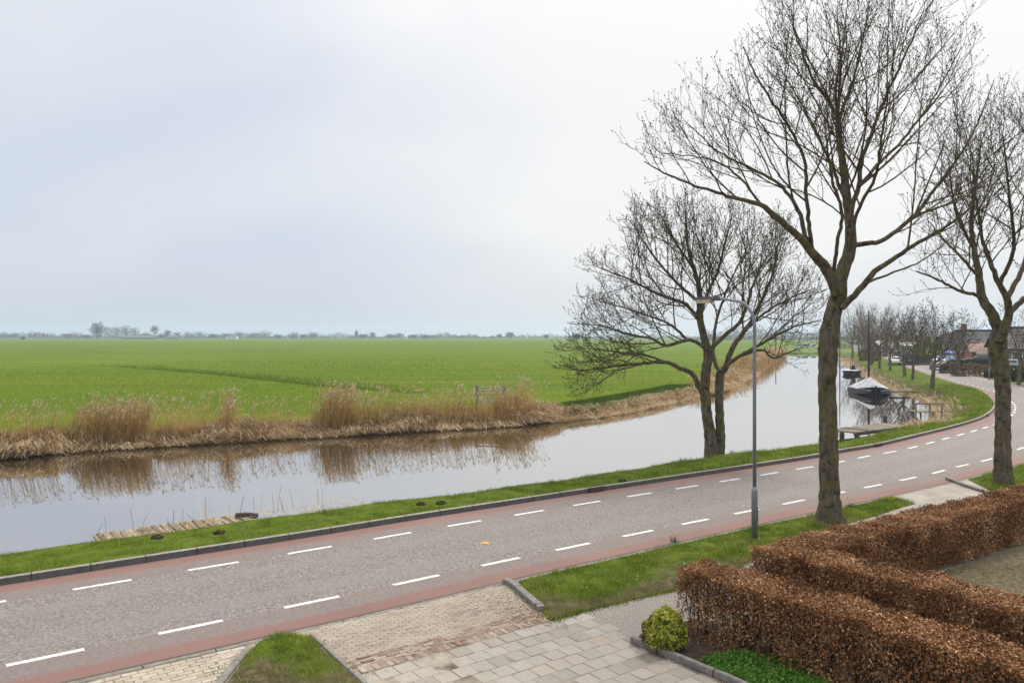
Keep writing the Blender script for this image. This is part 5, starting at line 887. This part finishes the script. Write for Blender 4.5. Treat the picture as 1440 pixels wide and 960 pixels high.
# ------------------------------------------------------------------ vehicles
def mat_plain(name, c, rough=.35, spec=.5, var=.12, coat=0):
    m, nt, bs = newmat(name); setc(nt, bs, ramp(nt, [(.35,tuple(x*(1-var) for x in c)), (.65,tuple(min(1, x*(1+var)) for x in c))], noise(nt, 1.5, 6, .6, mapping(nt, (1,1,1))))); bs.inputs['Roughness'].default_value = rough; bs.inputs['Specular IOR Level'].default_value = spec; bs.inputs['Coat Weight'].default_value = coat; return m
M_tyre = mat_plain('tyre rubber', (.02,.02,.02), .85, .2); M_rim = mat_plain('wheel rim', (.35,.35,.36), .35); M_tail = mat_plain('red tail light', (.35,.02,.015), .25); M_headl = mat_plain('headlight glass', (.7,.7,.72), .15); M_plate = mat_plain('yellow number plate', (.65,.45,.03), .5); M_trim = mat_plain('black plastic trim', (.025,.025,.027), .6); M_carglass = mat_plain('car glass', (.03,.038,.045), .08, .8)
CARK = {'hatch': dict(L=4.0, W=1.7, prof=[(0,.35),(0,.72),(.12,.88),(.95,.98),(1.55,1.42),(3.15,1.46),(3.80,1.02),(3.97,.85),(4.0,.35)], cab=(3, 6)),
        'estate': dict(L=4.7, W=1.8, prof=[(0,.35),(0,.70),(.15,.86),(1.15,.97),(1.95,1.42),(4.0,1.45),(4.55,1.0),(4.68,.85),(4.7,.35)], cab=(3, 6)),
        'van': dict(L=4.9, W=1.9, prof=[(0,.38),(0,.95),(.15,1.08),(.75,1.18),(1.55,1.92),(4.75,1.98),(4.88,1.15),(4.9,.9),(4.9,.38)], cab=(3, 6))}
def car(label, cat, base, hd, kind, paint, name='parked_car', win=True):
    """hd: direction the car's front points to; base: its centre on the ground"""
    k = CARK[kind]; L, W = k['L'], k['W']; hd = np.r_[hd, 0]/np.linalg.norm(hd); sd = np.array([-hd[1], hd[0], 0]); base = np.array(base); root = thing(name, label, cat, tuple(base)); T = lambda x, y, z: base + hd*(L/2-x) + sd*y + [0,0,z]
    pr = k['prof']; n = len(pr); zb = pr[k['cab'][0]][1]; zt_ = max(z for _, z in pr)
    hw = lambda z: W/2*(1 - .20*max(0, (z-zb)/(zt_-zb))) * (.95 if z < .4 else 1)
    V = [T(x, s*hw(z), z) for s in (1, -1) for x, z in pr]; mb = MB(); mb.add(V, [[i, i+1, n+i+1, n+i] for i in range(n-1)] + [[n-1, 0, n, 2*n-1]]); mb.add(V, [list(range(n))[::-1]]); mb.add(V, [[n+i for i in range(n)]])
    ob = mb.build('body', paint, root); bv = ob.modifiers.new('bevel', 'BEVEL'); bv.width = .06; bv.segments = 2; bv.limit_method = 'ANGLE'; bv.angle_limit = R(20)
    i0, i1 = k['cab']; (xa, za), (xb, zb2), (xc, zc), (xd, zd) = pr[i0], pr[i0+1], pr[i1-1], pr[i1]; e = .012
    def quad(nm, pts, m):
        p = np.array(pts); nn = np.cross(p[1]-p[0], p[2]-p[0]); nn /= np.linalg.norm(nn); 
        if nn @ (p.mean(0)-base-[0,0,.8]) < 0: nn = -nn
        MB().add(np.vstack([p-nn*.03, p+nn*e]), [[0,1,2,3],[4,5,6,7],[0,1,5,4],[1,2,6,5],[2,3,7,6],[3,0,4,7]]).build(nm, m, root)
    def lerp(a, b, f): return a + (b-a)*f
    quad('windscreen', [T(lerp(xa,xb,.08), s*hw(lerp(za,zb2,.08))*.88, lerp(za,zb2,.08)) for s in (1,-1)] + [T(lerp(xa,xb,.92), s*hw(lerp(za,zb2,.92))*.88, lerp(za,zb2,.92)) for s in (-1,1)], M_carglass)
    quad('rear_window', [T(lerp(xd,xc,.15), s*hw(lerp(zd,zc,.15))*.86, lerp(zd,zc,.15)) for s in (1,-1)] + [T(lerp(xd,xc,.88), s*hw(lerp(zd,zc,.88))*.86, lerp(zd,zc,.88)) for s in (-1,1)], M_carglass)
    for s in (1, -1):
        zl, zh = lerp(zb, zt_, .10), lerp(zb, zt_, .82); fr = [(.14,.50),(.53,.86)] if kind != 'van' else [(.10,.34)]
        for f0, f1 in fr:
            x0, x1 = lerp(xa, xd, f0), lerp(xa, xd, f1); sl = .35 if f0 < .2 else .0; quad('side_window', [T(x0, s*hw(zl), zl), T(x1, s*hw(zl), zl), T(x1-.08*(f1 > .8), s*hw(zh), zh), T(x0+sl, s*hw(zh), zh)], M_carglass)
        for x in (L*.185, L*.80):
            c = T(x, s*(W/2-.09), .31); w = MB(); w.tube([c-sd*.10*s, c+sd*.11*s], .31, 16); wo = w.build('wheel', M_tyre, root); r = MB(); r.tube([c+sd*.10*s, c+sd*.125*s], .19, 12); r.build('rim', M_rim, wo)
        c = T(.03, s*W*.36, .68); MB().box(c, (.10,.34,.15), math.atan2(hd[1], hd[0])).build('headlight', M_headl, root); c = T(L-.03, s*W*.40, .80 if kind != 'van' else .95); MB().box(c, (.10,.24,.26), math.atan2(hd[1], hd[0])).build('tail_light', M_tail, root)
    for x, nm in ((.0, 'bumper'), (L, 'bumper')): MB().box(T(x, 0, .44), (.16,W*.92,.20), math.atan2(hd[1], hd[0])).build(nm, M_trim, root)
    MB().box(T(L+.07, 0, .56 if kind != 'van' else .72), (.08,.52,.12), math.atan2(hd[1], hd[0])).build('number_plate', M_plate, root); return root
P_white = mat_plain('white car paint', (.74,.73,.70), .3, .5, .05, .4); P_silver = mat_plain('silver car paint', (.45,.48,.52), .3, .5, .06, .4); P_blue = mat_plain('dark blue van paint', (.020,.025,.11), .35, .5, .1, .4); P_dark = mat_plain('dark green grey car paint', (.020,.026,.028), .3, .5, .1, .4); P_grey = mat_plain('pale grey car paint', (.50,.52,.54), .3, .5, .06, .4)
rd = d1[:2]
car('white car driving away along the canal road between the street trees', 'car', G(1258,514), rd, 'hatch', P_white, 'white_car')
car('silver hatchback parked at the right hand side of the road', 'car', G(1319,519.5), rd, 'hatch', P_silver, 'silver_car')
car('dark blue van nearest of the two blue vans beyond the white car', 'van', G(1277,512.5), rd, 'van', P_blue, 'blue_van')
car('dark blue van with a pale cab farther up the road behind the white car', 'van', G(1264,508), rd, 'van', P_blue, 'blue_van')
car('dark estate car parked on a drive behind the brown hedges', 'car', P(1381,514,104), np.array([-.93,.36]), 'estate', P_dark, 'estate_car')
car('pale grey car half hidden behind the right hand tree trunk', 'car', P(1424,522,92), np.array([-.85,.5]), 'hatch', P_grey, 'grey_car')

# ------------------------------------------------------------------ houses and gardens beyond the bend
def mat_wall(name, c1, c2, mortar, sc=1):
    m, nt, bs = newmat(name); br = nt.nodes.new('ShaderNodeTexBrick'); br.inputs['Scale'].default_value = 4.5*sc; br.inputs['Color1'].default_value = (*c1,1); br.inputs['Color2'].default_value = (*c2,1); br.inputs['Mortar'].default_value = (*mortar,1); br.inputs['Mortar Size'].default_value = .012
    tc = nt.nodes.new('ShaderNodeTexCoord'); sx = nt.nodes.new('ShaderNodeSeparateXYZ'); nt.links.new(tc.outputs['Object'], sx.inputs[0]); cb = nt.nodes.new('ShaderNodeCombineXYZ'); nt.links.new(mth(nt, 'ADD', sx.outputs['X'], sx.outputs['Y']), cb.inputs[0]); nt.links.new(sx.outputs['Z'], cb.inputs[1]); nt.links.new(cb.outputs[0], br.inputs[0])
    setc(nt, bs, mixc(nt, rmap(nt, noise(nt, .8, 7, .65, tc.outputs['Object']), .35, .7, 0, .35), br.outputs[0], (.10,.06,.045))); bs.inputs['Roughness'].default_value = .9; return m
M_brickr = mat_wall('red brown brick', (.22,.100,.066), (.27,.13,.088), (.22,.19,.17)); M_bricko = mat_wall('orange brick', (.34,.13,.06), (.38,.16,.08), (.3,.25,.2)); M_brickp = mat_wall('purple brown brick', (.19,.105,.088), (.24,.14,.118), (.2,.17,.15))
def mat_tiles(name, a, b):
    m, nt, bs = newmat(name); tc = nt.nodes.new('ShaderNodeTexCoord'); w = nt.nodes.new('ShaderNodeTexWave'); w.wave_type = 'BANDS'; w.bands_direction = 'Z'; w.inputs['Scale'].default_value = 1.6; nt.links.new(tc.outputs['Object'], w.inputs[0]); w.inputs['Distortion'].default_value = .4
    c = ramp(nt, [(.3,a), (.7,b)], noise(nt, 2.2, 8, .7, tc.outputs['Object'])); setc(nt, bs, mixc(nt, rmap(nt, w.outputs['Fac'], .75, 1, 0, .5), c, (a[0]*.4,a[1]*.4,a[2]*.4))); bs.inputs['Roughness'].default_value = .75; bump(nt, bs, w.outputs['Fac'], .6, .04); return m
M_tiled = mat_tiles('dark roof tiles', (.028,.027,.030), (.062,.060,.064)); M_tilep = mat_tiles('purple red roof tiles', (.13,.075,.070), (.21,.13,.12)); M_tiler = mat_tiles('red brown roof tiles', (.17,.085,.065), (.26,.14,.11))
M_white = mat_plain('white painted wood', (.74,.74,.72), .5, .4, .04); M_pane = mat_plain('window glass', (.06,.075,.085), .06, .8)
def house(label, org, ex, L, D, z0, ze, zr, wall, roof, hip=0.0, chim=None, wins=(), dormer=None, door=None, name='brick_house'):
    """org: left front corner; ex along the front, depth away from the viewer; ridge parallel to the front"""
    ex = np.r_[ex, 0]/np.linalg.norm(ex); ey = np.array([-ex[1], ex[0], 0]); rz = math.atan2(ex[1], ex[0]); org = np.r_[np.asarray(org)[:2], 0]; root = thing(name, label, 'house', tuple(org + ex*L/2 + ey*D/2 + [0,0,z0])); T = lambda x, y, z: org + ex*x + ey*y + [0,0,z]
    mb = MB(); q = [(0,0),(L,0),(L,D),(0,D)]; V = [T(x,y,z0) for x,y in q] + [T(x,y,ze) for x,y in q]; F = [[0,1,5,4],[1,2,6,5],[2,3,7,6],[3,0,4,7]]; mb.add(V, F)
    if not hip: mb.add([T(0,0,ze),T(0,D,ze),T(0,D/2,zr-.12),T(L,0,ze),T(L,D,ze),T(L,D/2,zr-.12)], [[0,2,1],[3,4,5]])
    mb.build('wall', wall, root); o = .35; s = (zr-ze)/(D/2); zo = ze-o*s; h = hip; V = []
    for dz in (.0, .16): V += [T(-o,-o,zo+dz), T(L+o,-o,zo+dz), T(L+o,D+o,zo+dz), T(-o,D+o,zo+dz), T(h-o*(h == 0),D/2,zr+dz), T(L-h+o*(h == 0),D/2,zr+dz)]
    F = [[0,1,5,4],[2,3,4,5],[1,2,5],[3,0,4]] if h else [[0,1,5,4],[2,3,4,5]]; mb = MB()
    for f in F: mb.add(V, [[i+6 for i in f]]); mb.add(V, [f])
    B = [(0,1),(1,2),(2,3),(3,0)] if h else [(0,1),(1,5),(5,2),(2,3),(3,4),(4,0)]
    mb.add(V, [[a, b, b+6, a+6] for a, b in B]); rf = mb.build('roof', roof, root)
    mb = MB(); mb.tube([T(h,D/2,zr+.2), T(L-h,D/2,zr+.2)], .11, 6); mb.build('ridge', roof, rf)
    mb = MB(); mb.box(T(L/2,-o-.06,zo+.08), (L+2*o,.12,.14), rz); mb.build('gutter', M_white, root)
    if chim: 
        mb = MB(); mb.box(T(chim,D/2,zr+.45), (.7,.7,1.5), rz); mb.build('chimney', wall, rf)
    def window(x, zc, w, hgt, y=-.02, par=None):
        par = par or root; fr = MB(); t = .09
        for dx, dz, a, b in ((-w/2,0,t,hgt+t),(w/2,0,t,hgt+t),(0,-hgt/2,w-t,t),(0,hgt/2,w-t,t),(0,hgt*.22,w-t,t*.7)): fr.box(T(x+dx, y-.03, zc+dz), (a,.10,b), rz)
        fo = fr.build('window', M_white, par); MB().box(T(x, y, zc), (w-t,.04,hgt-t), rz).build('pane', M_pane, fo); MB().box(T(x, y-.10, zc-hgt/2-.09), (w+.2,.2,.07), rz).build('sill', M_white, fo)
    for w in wins: window(*w)
    if door: d_ = MB(); d_.box(T(door,-.03,z0+1.05), (.95,.08,2.1), rz); do = d_.build('door', M_white, root); MB().box(T(door,-.08,z0+1.5), (.5,.04,.7), rz).build('pane', M_pane, do)
    if dormer:
        x, w, zb_, hh = dormer; yb = (zb_-ze)/s; dm = MB(); dm.box(T(x, yb+1.0, zb_+hh/2), (w,2.2,hh), rz); do = dm.build('dormer', M_white, rf); rr = MB(); rr.box(T(x, yb+.95, zb_+hh+.07), (w+.3,2.5,.12), rz); rr.build('dormer_roof', M_tiled, do)
        MB().box(T(x, yb-.13, zb_+hh*.5), (w*.72,.06,hh*.62), rz).build('pane', M_pane, do)
    return root
ex = np.array([.95,-.31]); zg = -.6
def X(u, Y): return (u-720)*Y/FPX
house('brick house with a broad dark tiled roof, white dormer and chimney', (X(1352,119),119), ex, 17, 8.6, zg, 2.35, 5.35, M_brickr, M_tiled, 0, 1.3, [(3.4,1.0,1.3,1.5),(6.6,1.0,1.2,1.3)], (2.1,1.2,3.0,1.0))
house('low orange brick house with a reddish hipped roof', (X(1376,111),111), ex, 7.5, 5.5, zg, 2.25, 4.1, M_bricko, M_tiler, 2.4, None, [(1.2,.95,.7,1.5),(3.0,1.0,1.6,1.5),(5.6,1.0,1.2,1.4)], None)
house('orange brick porch front with a small pointed gable', (X(1366.5,112),112), np.array([.95,-.31]), 1.5, 4.0, zg, 2.5, 3.5, M_bricko, M_tiler, 0, None, [(.75,.9,.6,1.1)], None, name='brick_porch')
house('house with a purple red tiled roof left of the dark roofed house', (X(1327,150),150), np.array([.9,-.44]), 7.5, 7, zg, 2.2, 4.9, M_brickp, M_tilep, 0, None, [(2,1,1.2,1.4),(5,1,1.2,1.4)], None)
house('purple brown brick house with white windows behind the right hand tree', (X(1414,100),100), ex, 12, 8.5, zg, 3.2, 5.6, M_brickp, M_tiled, 0, 6, [(1.3,1.5,1.2,2.2),(3.4,1.2,1.5,2.2),(6.5,1.2,1.4,2.0)], None)
M_bluew = mat_plain('blue boarding', (.05,.14,.38), .6); M_greenw = mat_plain('green boarding', (.16,.40,.14), .6)
house('blue and white low building far up the road behind the street trees', (X(1235,210),210), np.array([.97,-.2]), 4.0, 6, -.3, 2.0, 3.0, M_bluew, M_white, 0, None, [(1,.9,1.3,1.4),(3,.9,1.2,1.2)], None, name='shop_building')
house('white garage building far up the road behind the white car', (X(1247,200),200), np.array([.97,-.2]), 3.6, 6, -.3, 2.0, 2.9, M_white, M_tiled, 0, None, [(1.7,.8,1.8,1.2)], None, name='garage_building')
house('pale green shed behind the two dark blue vans', (X(1270,190),190), np.array([.97,-.2]), 3.4, 5, -.3, 2.2, 2.9, M_greenw, M_white, 0, None, [(1.7,.9,.9,1.2)], None, name='garden_shed')
mb = MB(); c = G(1204,499); mb.box(c+[0,0,1.6], (2.0,.12,1.6), -.2); root = thing('white_sign', 'white square sign on posts on the far canal bank', 'sign', tuple(c)); mb.build('panel', M_white, root)
for s in (-.8, .8): MB().tube([c+[s,.1,-.2], c+[s,.1,1.0]], .06, 6).build('post', M_galv, root)
# tarpaulined trailers beside the silver car
M_btarp = mat_noise('pale blue tarpaulin', [(.3,(.30,.42,.62)), (.7,(.56,.66,.80))], 1.2, 6, .6, .4, 5, .05); M_btarpd = mat_noise('blue tarpaulin', [(.3,(.06,.16,.42)), (.7,(.12,.26,.56))], 1.2, 6, .6, .4, 5, .05)
root = thing('covered_trailer', 'trailer under a pale blue tarpaulin beside the silver hatchback', 'trailer', tuple(P(1329,519,119))); b = s_loc(root); mb = MB(); mb.box(b+[0,0,1.35], (2.6,2.0,1.5), .2, top=.7); mb.build('cover', M_btarp, root); mb = MB(); mb.box(b+[0,0,.5], (2.4,1.8,.25), .2); mb.build('chassis', M_trim, root)
for s in (-1, 1): MB().tube([b+[.3,s*.95-.08,.3], b+[.3,s*.95+.08,.3]], .3, 12).build('wheel', M_tyre, root)
root = thing('garden_parasol', 'blue sunshade canopy on a pole above the tarpaulin trailer', 'parasol', tuple(P(1335.5,520,116))); b = s_loc(root); MB().tube([b, b+[0,0,3.0]], .04, 6).build('pole', M_galv, root); mb = MB(); mb.prism([[b[0]+1.0*math.cos(a), b[1]+1.0*math.sin(a)] for a in np.arange(8)*math.pi/4], b[2]+2.45, b[2]+2.6); mb.tube([b+[0,0,2.55], b+[0,0,3.05]], [1.05,.05], 8); mb.build('canopy', M_btarpd, root)
c = G(1335,523); root = thing('sign_post', 'slim grey sign post at the roadside in front of the tarpaulins', 'sign post', tuple(c)); MB().tube([c, c+[0,0,3.6]], .045, 7).build('pole', M_galv, root); mb = MB(); mb.box(c+[0,-.06,3.4], (.06,.5,.5), .3); mb.build('plate', M_galv, root)
M_hedgeb = mat_leaf('brown hedge leaves', [(0,(.05,.034,.022)), (.5,(.145,.10,.06)), (1,(.27,.195,.11))], .2, .8, .6); M_hedgeg = mat_leaf('evergreen hedge leaves', [(0,(.010,.022,.008)), (.5,(.035,.06,.014)), (1,(.10,.13,.03))], .2, .7, .6)
def box_hedge(label, c, L, W, H, rz, m, n=2200, name='garden_hedge', sz=.16, cat='hedge'):
    root = thing(name, label, cat, tuple(c), rz=0); mb = MB(); q = rng.random((n,3))-.5; ax = rng.integers(0, 3, n); q[np.arange(n), ax] = np.sign(q[np.arange(n), ax])*.5; rr = np.linalg.norm(np.abs(q)**1.0, axis=1); q *= np.clip(.62/np.maximum(rr, .5), .8, 1)[:,None]; nv = q.copy(); q = q*[L,W,H]*(1-.15*rng.random((n,1))) + [0,0,H/2] + rng.normal(0, .05, (n,3)); ca, sa = math.cos(rz), math.sin(rz); rot = np.array([[ca,sa,0],[-sa,ca,0],[0,0,1]])
    leaves(mb, np.array(c)+q@rot, nv@rot, sz*(.7+.6*rng.random(n)), .7, rng.random(n), jit=.8); mb.build('foliage', m, root); st = MB()
    for i in range(max(2, int(L*1.5))): a = ((i+.5)/max(2, int(L*1.5))-.5)*L*.9; e = np.array(c)+np.array([a,0,0])@rot; st.tube([e, e+[0,0,H*.8]], .03, 5)
    st.build('stems', M_twig, root); return root
rz1 = math.atan2(d1[1], d1[0])
for px, Yd, L, W, H, m, lab in [((1350,524),95,4.6,1.4,1.35,M_hedgeb,'rounded brown garden hedge left of the gap, behind the roadside tree'), ((1375,529),88,5.4,1.5,1.45,M_hedgeb,'long rounded brown garden hedge below the estate car'), ((1398,529),90,2.4,1.2,1.0,M_hedgeb,'low brown garden hedge beside the second street lamp'), ((1347,518),103,3.4,1.6,1.5,M_hedgeg,'dark evergreen hedge behind the rounded brown hedge'), ((1372,514),104,5,1.2,1.2,M_hedgeg,'flat topped green hedge in front of the orange brick house'), ((1428,530),84,3.4,1.6,1.5,M_hedgeg,'dark green garden hedge at the right edge behind the tree trunk'), ((1395,533),85,1.2,1.1,.8,M_hedgeg,'small round evergreen bush at the foot of the second lamp'), ((1436,533),78,1.6,1.4,1.2,M_hedgeg,'rounded light green bush at the right edge of the view')]:
    c = P(px[0], px[1], Yd); c[2] = -.1; box_hedge(lab, c, L, W, H, -.34 if L > 3.5 else .3, m)
for px, Yd, L, W, H, m, lab in [((1326,500),135,6,5,4.6,M_hedgeg,'tall dark evergreen behind the tarpaulin trailer'), ((1232,503),170,5,4,2.2,M_hedgeb,'bare brown shrubs at the water edge behind the mast'), ((1222,513),140,2.2,4,2.4,M_hedgeb,'brown thicket between bank and street trees left of the twin trunks'), ((1303,509),140,4,3,3.4,M_hedgeg,'dark bushes behind the nearest street tree'), ((1192,490),240,8,6,4.5,M_hedgeb,'hazy brown thicket at the far bend of the canal'), ((1213,492),220,3.4,3,3.6,M_hedgeg,'pale green willow bush near the white sign')]:
    c = P(px[0], px[1], Yd); c[2] = -.1; box_hedge(lab, c, L, W, H, .2, m, 1800, 'shrub', .24, 'shrub')
fence = thing('garden_fence', 'dark wooden garden fence behind the nearest street tree', 'fence', tuple(P(1300,516,122)))
b = s_loc(fence); mb = MB()
for i in range(24): mb.box(b+[-3.0+i*.26,0,1.0-b[2]*0], (.22,.03,1.5), 0, 0, rng.random())
mb.build('boards', M_woodd, fence)
for i in range(4): MB().box(b+[-3.05+i*2.05,.06,1.0], (.12,.12,1.7), 0).build('post', M_woodd, fence)
# grass strip and pavement on the house side
sh = K.proj(G(1402,541))[0]; sheet(sh-8, S_END-60, [RW+.17, RW+1.6], -.0, K, .8).build('verge', mat_noise('roadside grass strip', [(.3,(.06,.10,.010)), (.7,(.14,.17,.02))], 3, 7, .95, .6, 20))['kind'] = 'structure'
sheet(sh-30, S_END-60, [RW+1.6, RW+3.0], .004, K, .8).build('footway', M_conc)['kind'] = 'structure'

# ------------------------------------------------------------------ the far end of the canal and the horizon
c = G(1140,497,-.5); mb = MB(); mb.sphere((c[0]+6, c[1]+16, -.6), (26,17,1.3), 36, 12); mb.build('green_bank', mat_noise('far bank grass', [(.3,(.06,.11,.012)), (.7,(.13,.17,.02))], .4, 6, .95), smooth=True)['kind'] = 'structure'
for u, w, h, lab in [(1122,3.4,1.5,'white boat lying at the green bank, left of the three far boats'), (1131,5.0,1.9,'largest white cabin boat at the green bank, middle of the far boats'), (1143,4.0,1.6,'white boat at the green bank, nearest the tallest trunk')]:
    c = P(u, 490, 262); c[2] = .55; root = thing('white_boat', lab, 'boat', tuple(c), 'white boats at the far green bank'); mb = MB(); boat_hull(mb, c+[-w/2,0,.0], np.array([1,.15]), w, 1.8, 0, .7, sheer=.2, k=10); mb.build('hull', M_white, root); mb = MB(); mb.box(c+[.2,.15,1.0], (w*.45,1.2,h-.7), .15, top=.8); mb.build('cabin', M_deckp, root); mb = MB(); mb.box(c+[.2,-.50,1.0], (w*.4,.05,.28), .15); mb.build('window', M_pane, root)
M_farc = mat_leaf('far bare crowns', [(0,(.035,.028,.022)), (.6,(.085,.070,.055)), (1,(.13,.11,.085))], .25, .95); M_farg = mat_leaf('far evergreen crowns', [(0,(.015,.022,.012)), (.6,(.04,.05,.026)), (1,(.075,.085,.045))], .2, .95)
def far_tree(label, u, Yd, wpx, hpx, m=None, n=420, trunk=.18, sz=.9, name='distant_tree', gap=.0, z0=-.2):
    b = np.array([X(u, Yd), Yd, z0]); k = Yd/FPX; W, H = wpx*k, hpx*k; root = thing(name, label, 'tree', tuple(b)); mb = MB(); d = rng.normal(0, 1, (n,3)); d /= np.linalg.norm(d, axis=1)[:,None]; r = rng.random((n,1))**.45; lob = 1+.22*np.sin(d[:,:1]*5+u)*np.sin(d[:,2:]*6+u*.7)
    q = d*r*lob*[W/2,W/2,H*(1-trunk)/2] + [0,0,H*(1+trunk)/2]; kk = np.ones(n, bool) if not gap else rng.random(n) > gap*np.clip(np.sin(q[:,0]/W*17+u)+np.sin(q[:,2]/H*13), 0, 1); q = q[kk]; leaves(mb, b+q, d[kk], sz*k*1.5*(.6+.8*rng.random(len(q))), .55, rng.random(len(q)), jit=1.0); mb.build('crown', m or M_farc, root)
    tk = MB(); tk.tube([b+[0,0,-.3], b+[0,0,H*.5]], [max(.25, W*.03), .12], 6)
    for i in range(5): a = i*1.3; tk.tube([b+[0,0,H*(.2+.06*i)], b+[math.cos(a)*W*.3, math.sin(a)*W*.3, H*(.55+.07*i)]], [max(.12, W*.014), .05], 4)
    tk.build('trunk', M_branch2, root); return root
YF = 1150
T_ = [('dark round tree standing out on the horizon left of the barn',137,YF-60,21,25,M_farc,1700,.08,.0), ('pale bare tree next to the dark round tree',152,YF,15,18,M_farc,420,.2,.5), ('bare tree with an open crown left of the long barn',163,YF,15,18,M_farc,420,.2,.5), ('wide bare tree above the left end of the long barn',176,YF,20,19,M_farc,700,.2,.35), ('small bare tree above the middle of the long barn',190,YF,13,17,M_farc,380,.2,.4), ('tall slender tree with a flat top at the right end of the long barn',217.5,YF-40,12,20,M_farc,520,.35,.2),
  ('bare round tree beside the small barn',236,YF,11,13,M_farc,420,.2,.2), ('bare tree directly right of the small barn',249,YF,11,10,M_farc,360,.15,.2), ('tall pointed conifer in the hazy clump near the centre of the horizon',501,YF+350,5,12,M_farg,420,.0,.0), ('round hazy tree right of the pointed conifer',524,YF+350,9,9,M_farc,420,.05,.0), ('broad isolated hazy tree right of centre on the horizon',717,YF+200,14,9.5,M_farc,800,.05,.0), ('small hazy tree left of the broad isolated tree',703,YF+200,6,6.5,M_farc,300,.1,.2), ('hazy tree at the left edge of the leaning crown, on the horizon',768,YF+100,8,6,M_farc,300,.05,.0), ('small dark bush alone on the horizon near the left edge',32,YF-200,6,4.5,M_farc,300,.0,.0), ('dark hazy tree behind the left tips of the double trunked tree',811,800,12,10,M_farg,500,.05,.0)]
for lab, u, Yd, w, h, m, n, tk, gp in T_: far_tree(lab, u, Yd, w, h, m, n, tk, .9, gap=gp)
GB = [(5,12,9,'bare'), (20,10,9.5,'bare'), (47,20,10,'bare'), (63,20,10,'bare'), (93,14,8,'low'), (107,16,8.5,'low'), (122,12,7,'low'), (205,10,8,'low'), (228,8,8,'low'), (265,14,9,'low'), (280,16,9.5,'low'), (300,12,8,'low'), (318,14,9,'low'), (337,16,9,'low'), (355,16,9.5,'low'), (372,18,11,'low'), (390,10,6,'low'), (414,14,9,'low'), (427,9,7,'low'), (440,13,8.5,'low'), (510,10,7,'low'), (548,12,6,'low'), (562,14,7.5,'low'), (580,14,6,'low'), (598,14,5.5,'low')]
desc = ['first','second','third','fourth','fifth','sixth','seventh','eighth','ninth','tenth','eleventh','twelfth','thirteenth','fourteenth','fifteenth','sixteenth','seventeenth','eighteenth','nineteenth','twentieth','twenty first','twenty second','twenty third','twenty fourth','twenty fifth']
for (u, w, h, kd), ds in zip(GB, desc): o = far_tree(f'hazy {"bare" if kd == "bare" else "rounded"} tree in the distant tree line, {ds} from the left end', u, YF+150+rng.normal(0, 40), w*1.35, h*(.85+.3*rng.random()), M_farc if rng.random() < .6 else M_farg, 360, .06, .9, gap=.35 if kd == 'bare' else .1); o['group'] = 'trees of the distant tree line'
def belt(name, u0, u1, Yd, hpx, n, m, sz=1.0):
    k = Yd/FPX; u = u0+(u1-u0)*rng.random(n); hh = hpx*k*(.48+.22*np.sin(u*.043)+.2*np.sin(u*.17+2)+.15*np.sin(u*.61+1)+.12*np.sin(u*1.7)); mb = MB(); q = np.c_[(u-720)*k, Yd+rng.normal(0, 20, n), -.2+np.abs(hh)*rng.random(n)]; leaves(mb, q, rng.normal(0,1,(n,3)), sz*k*1.8*(.6+.8*rng.random(n)), .6, rng.random(n), jit=.8); mb.build(name, m)['kind'] = 'stuff'
belt('distant_wood', -160, 700, 1500, 8.5, 16000, M_farc, .8); belt('distant_wood', 600, 1130, 1700, 6.5, 8000, M_farc, .8)
belt('distant_wood', 985, 1260, 900, 24, 8000, M_farc, 1.1); belt('distant_wood', 1180, 1520, 330, 24, 3200, M_farc, 1.2)
M_barnr = mat_tiles('barn roof', (.09,.095,.11), (.15,.155,.175)); M_barnw = mat_plain('barn wall', (.16,.15,.15), .9)
house('long low grey roofed barn under the bare trees on the horizon', (X(172,YF-20),YF-20), np.array([1,0]), 46*YF/FPX, 14, -.2, 2.5, 5.4, M_barnw, M_barnr, 0, None, [(10,1.2,3,1.6),(24,1.2,3,1.6),(38,1.2,3,1.6)], None, name='farm_barn')
house('small dark barn between two round trees on the horizon', (X(235,YF-20),YF-20), np.array([1,0]), 14*YF/FPX, 10, -.2, 2.3, 5.0, M_barnw, M_barnr, 0, None, [(7,1.2,3,1.4)], None, name='farm_barn')
house('pale farm building with a light roof in the distant tree line', (X(318,YF+60),YF+60), np.array([1,0]), 15*YF/FPX, 10, -.2, 2.6, 5.0, M_white, M_barnr, 0, None, [(5,1.3,2,1.4),(11,1.3,2,1.4)], None, name='farm_house')
house('tiny white farm houses near the centre of the horizon', (X(562,YF+300),YF+300), np.array([1,0]), 14*YF/FPX, 10, -.2, 2.8, 4.4, M_white, M_white, 0, None, [(6,1.3,2,1.4)], None, name='farm_house')

# ------------------------------------------------------------------ haze
m = bpy.data.materials.new('pale haze'); m.use_nodes = True; nt = m.node_tree; nt.nodes.clear(); pv = nt.nodes.new('ShaderNodeVolumePrincipled'); pv.inputs['Color'].default_value = (.70,.82,1,1); pv.inputs['Density'].default_value = HAZE; pv.inputs['Anisotropy'].default_value = .3; oo = nt.nodes.new('ShaderNodeOutputMaterial'); nt.links.new(pv.outputs[0], oo.inputs['Volume'])
mb = MB(); mb.box((0, 0, 22.5), (8000, 8000, 51)); mb.build('haze', m)['kind'] = 'stuff'
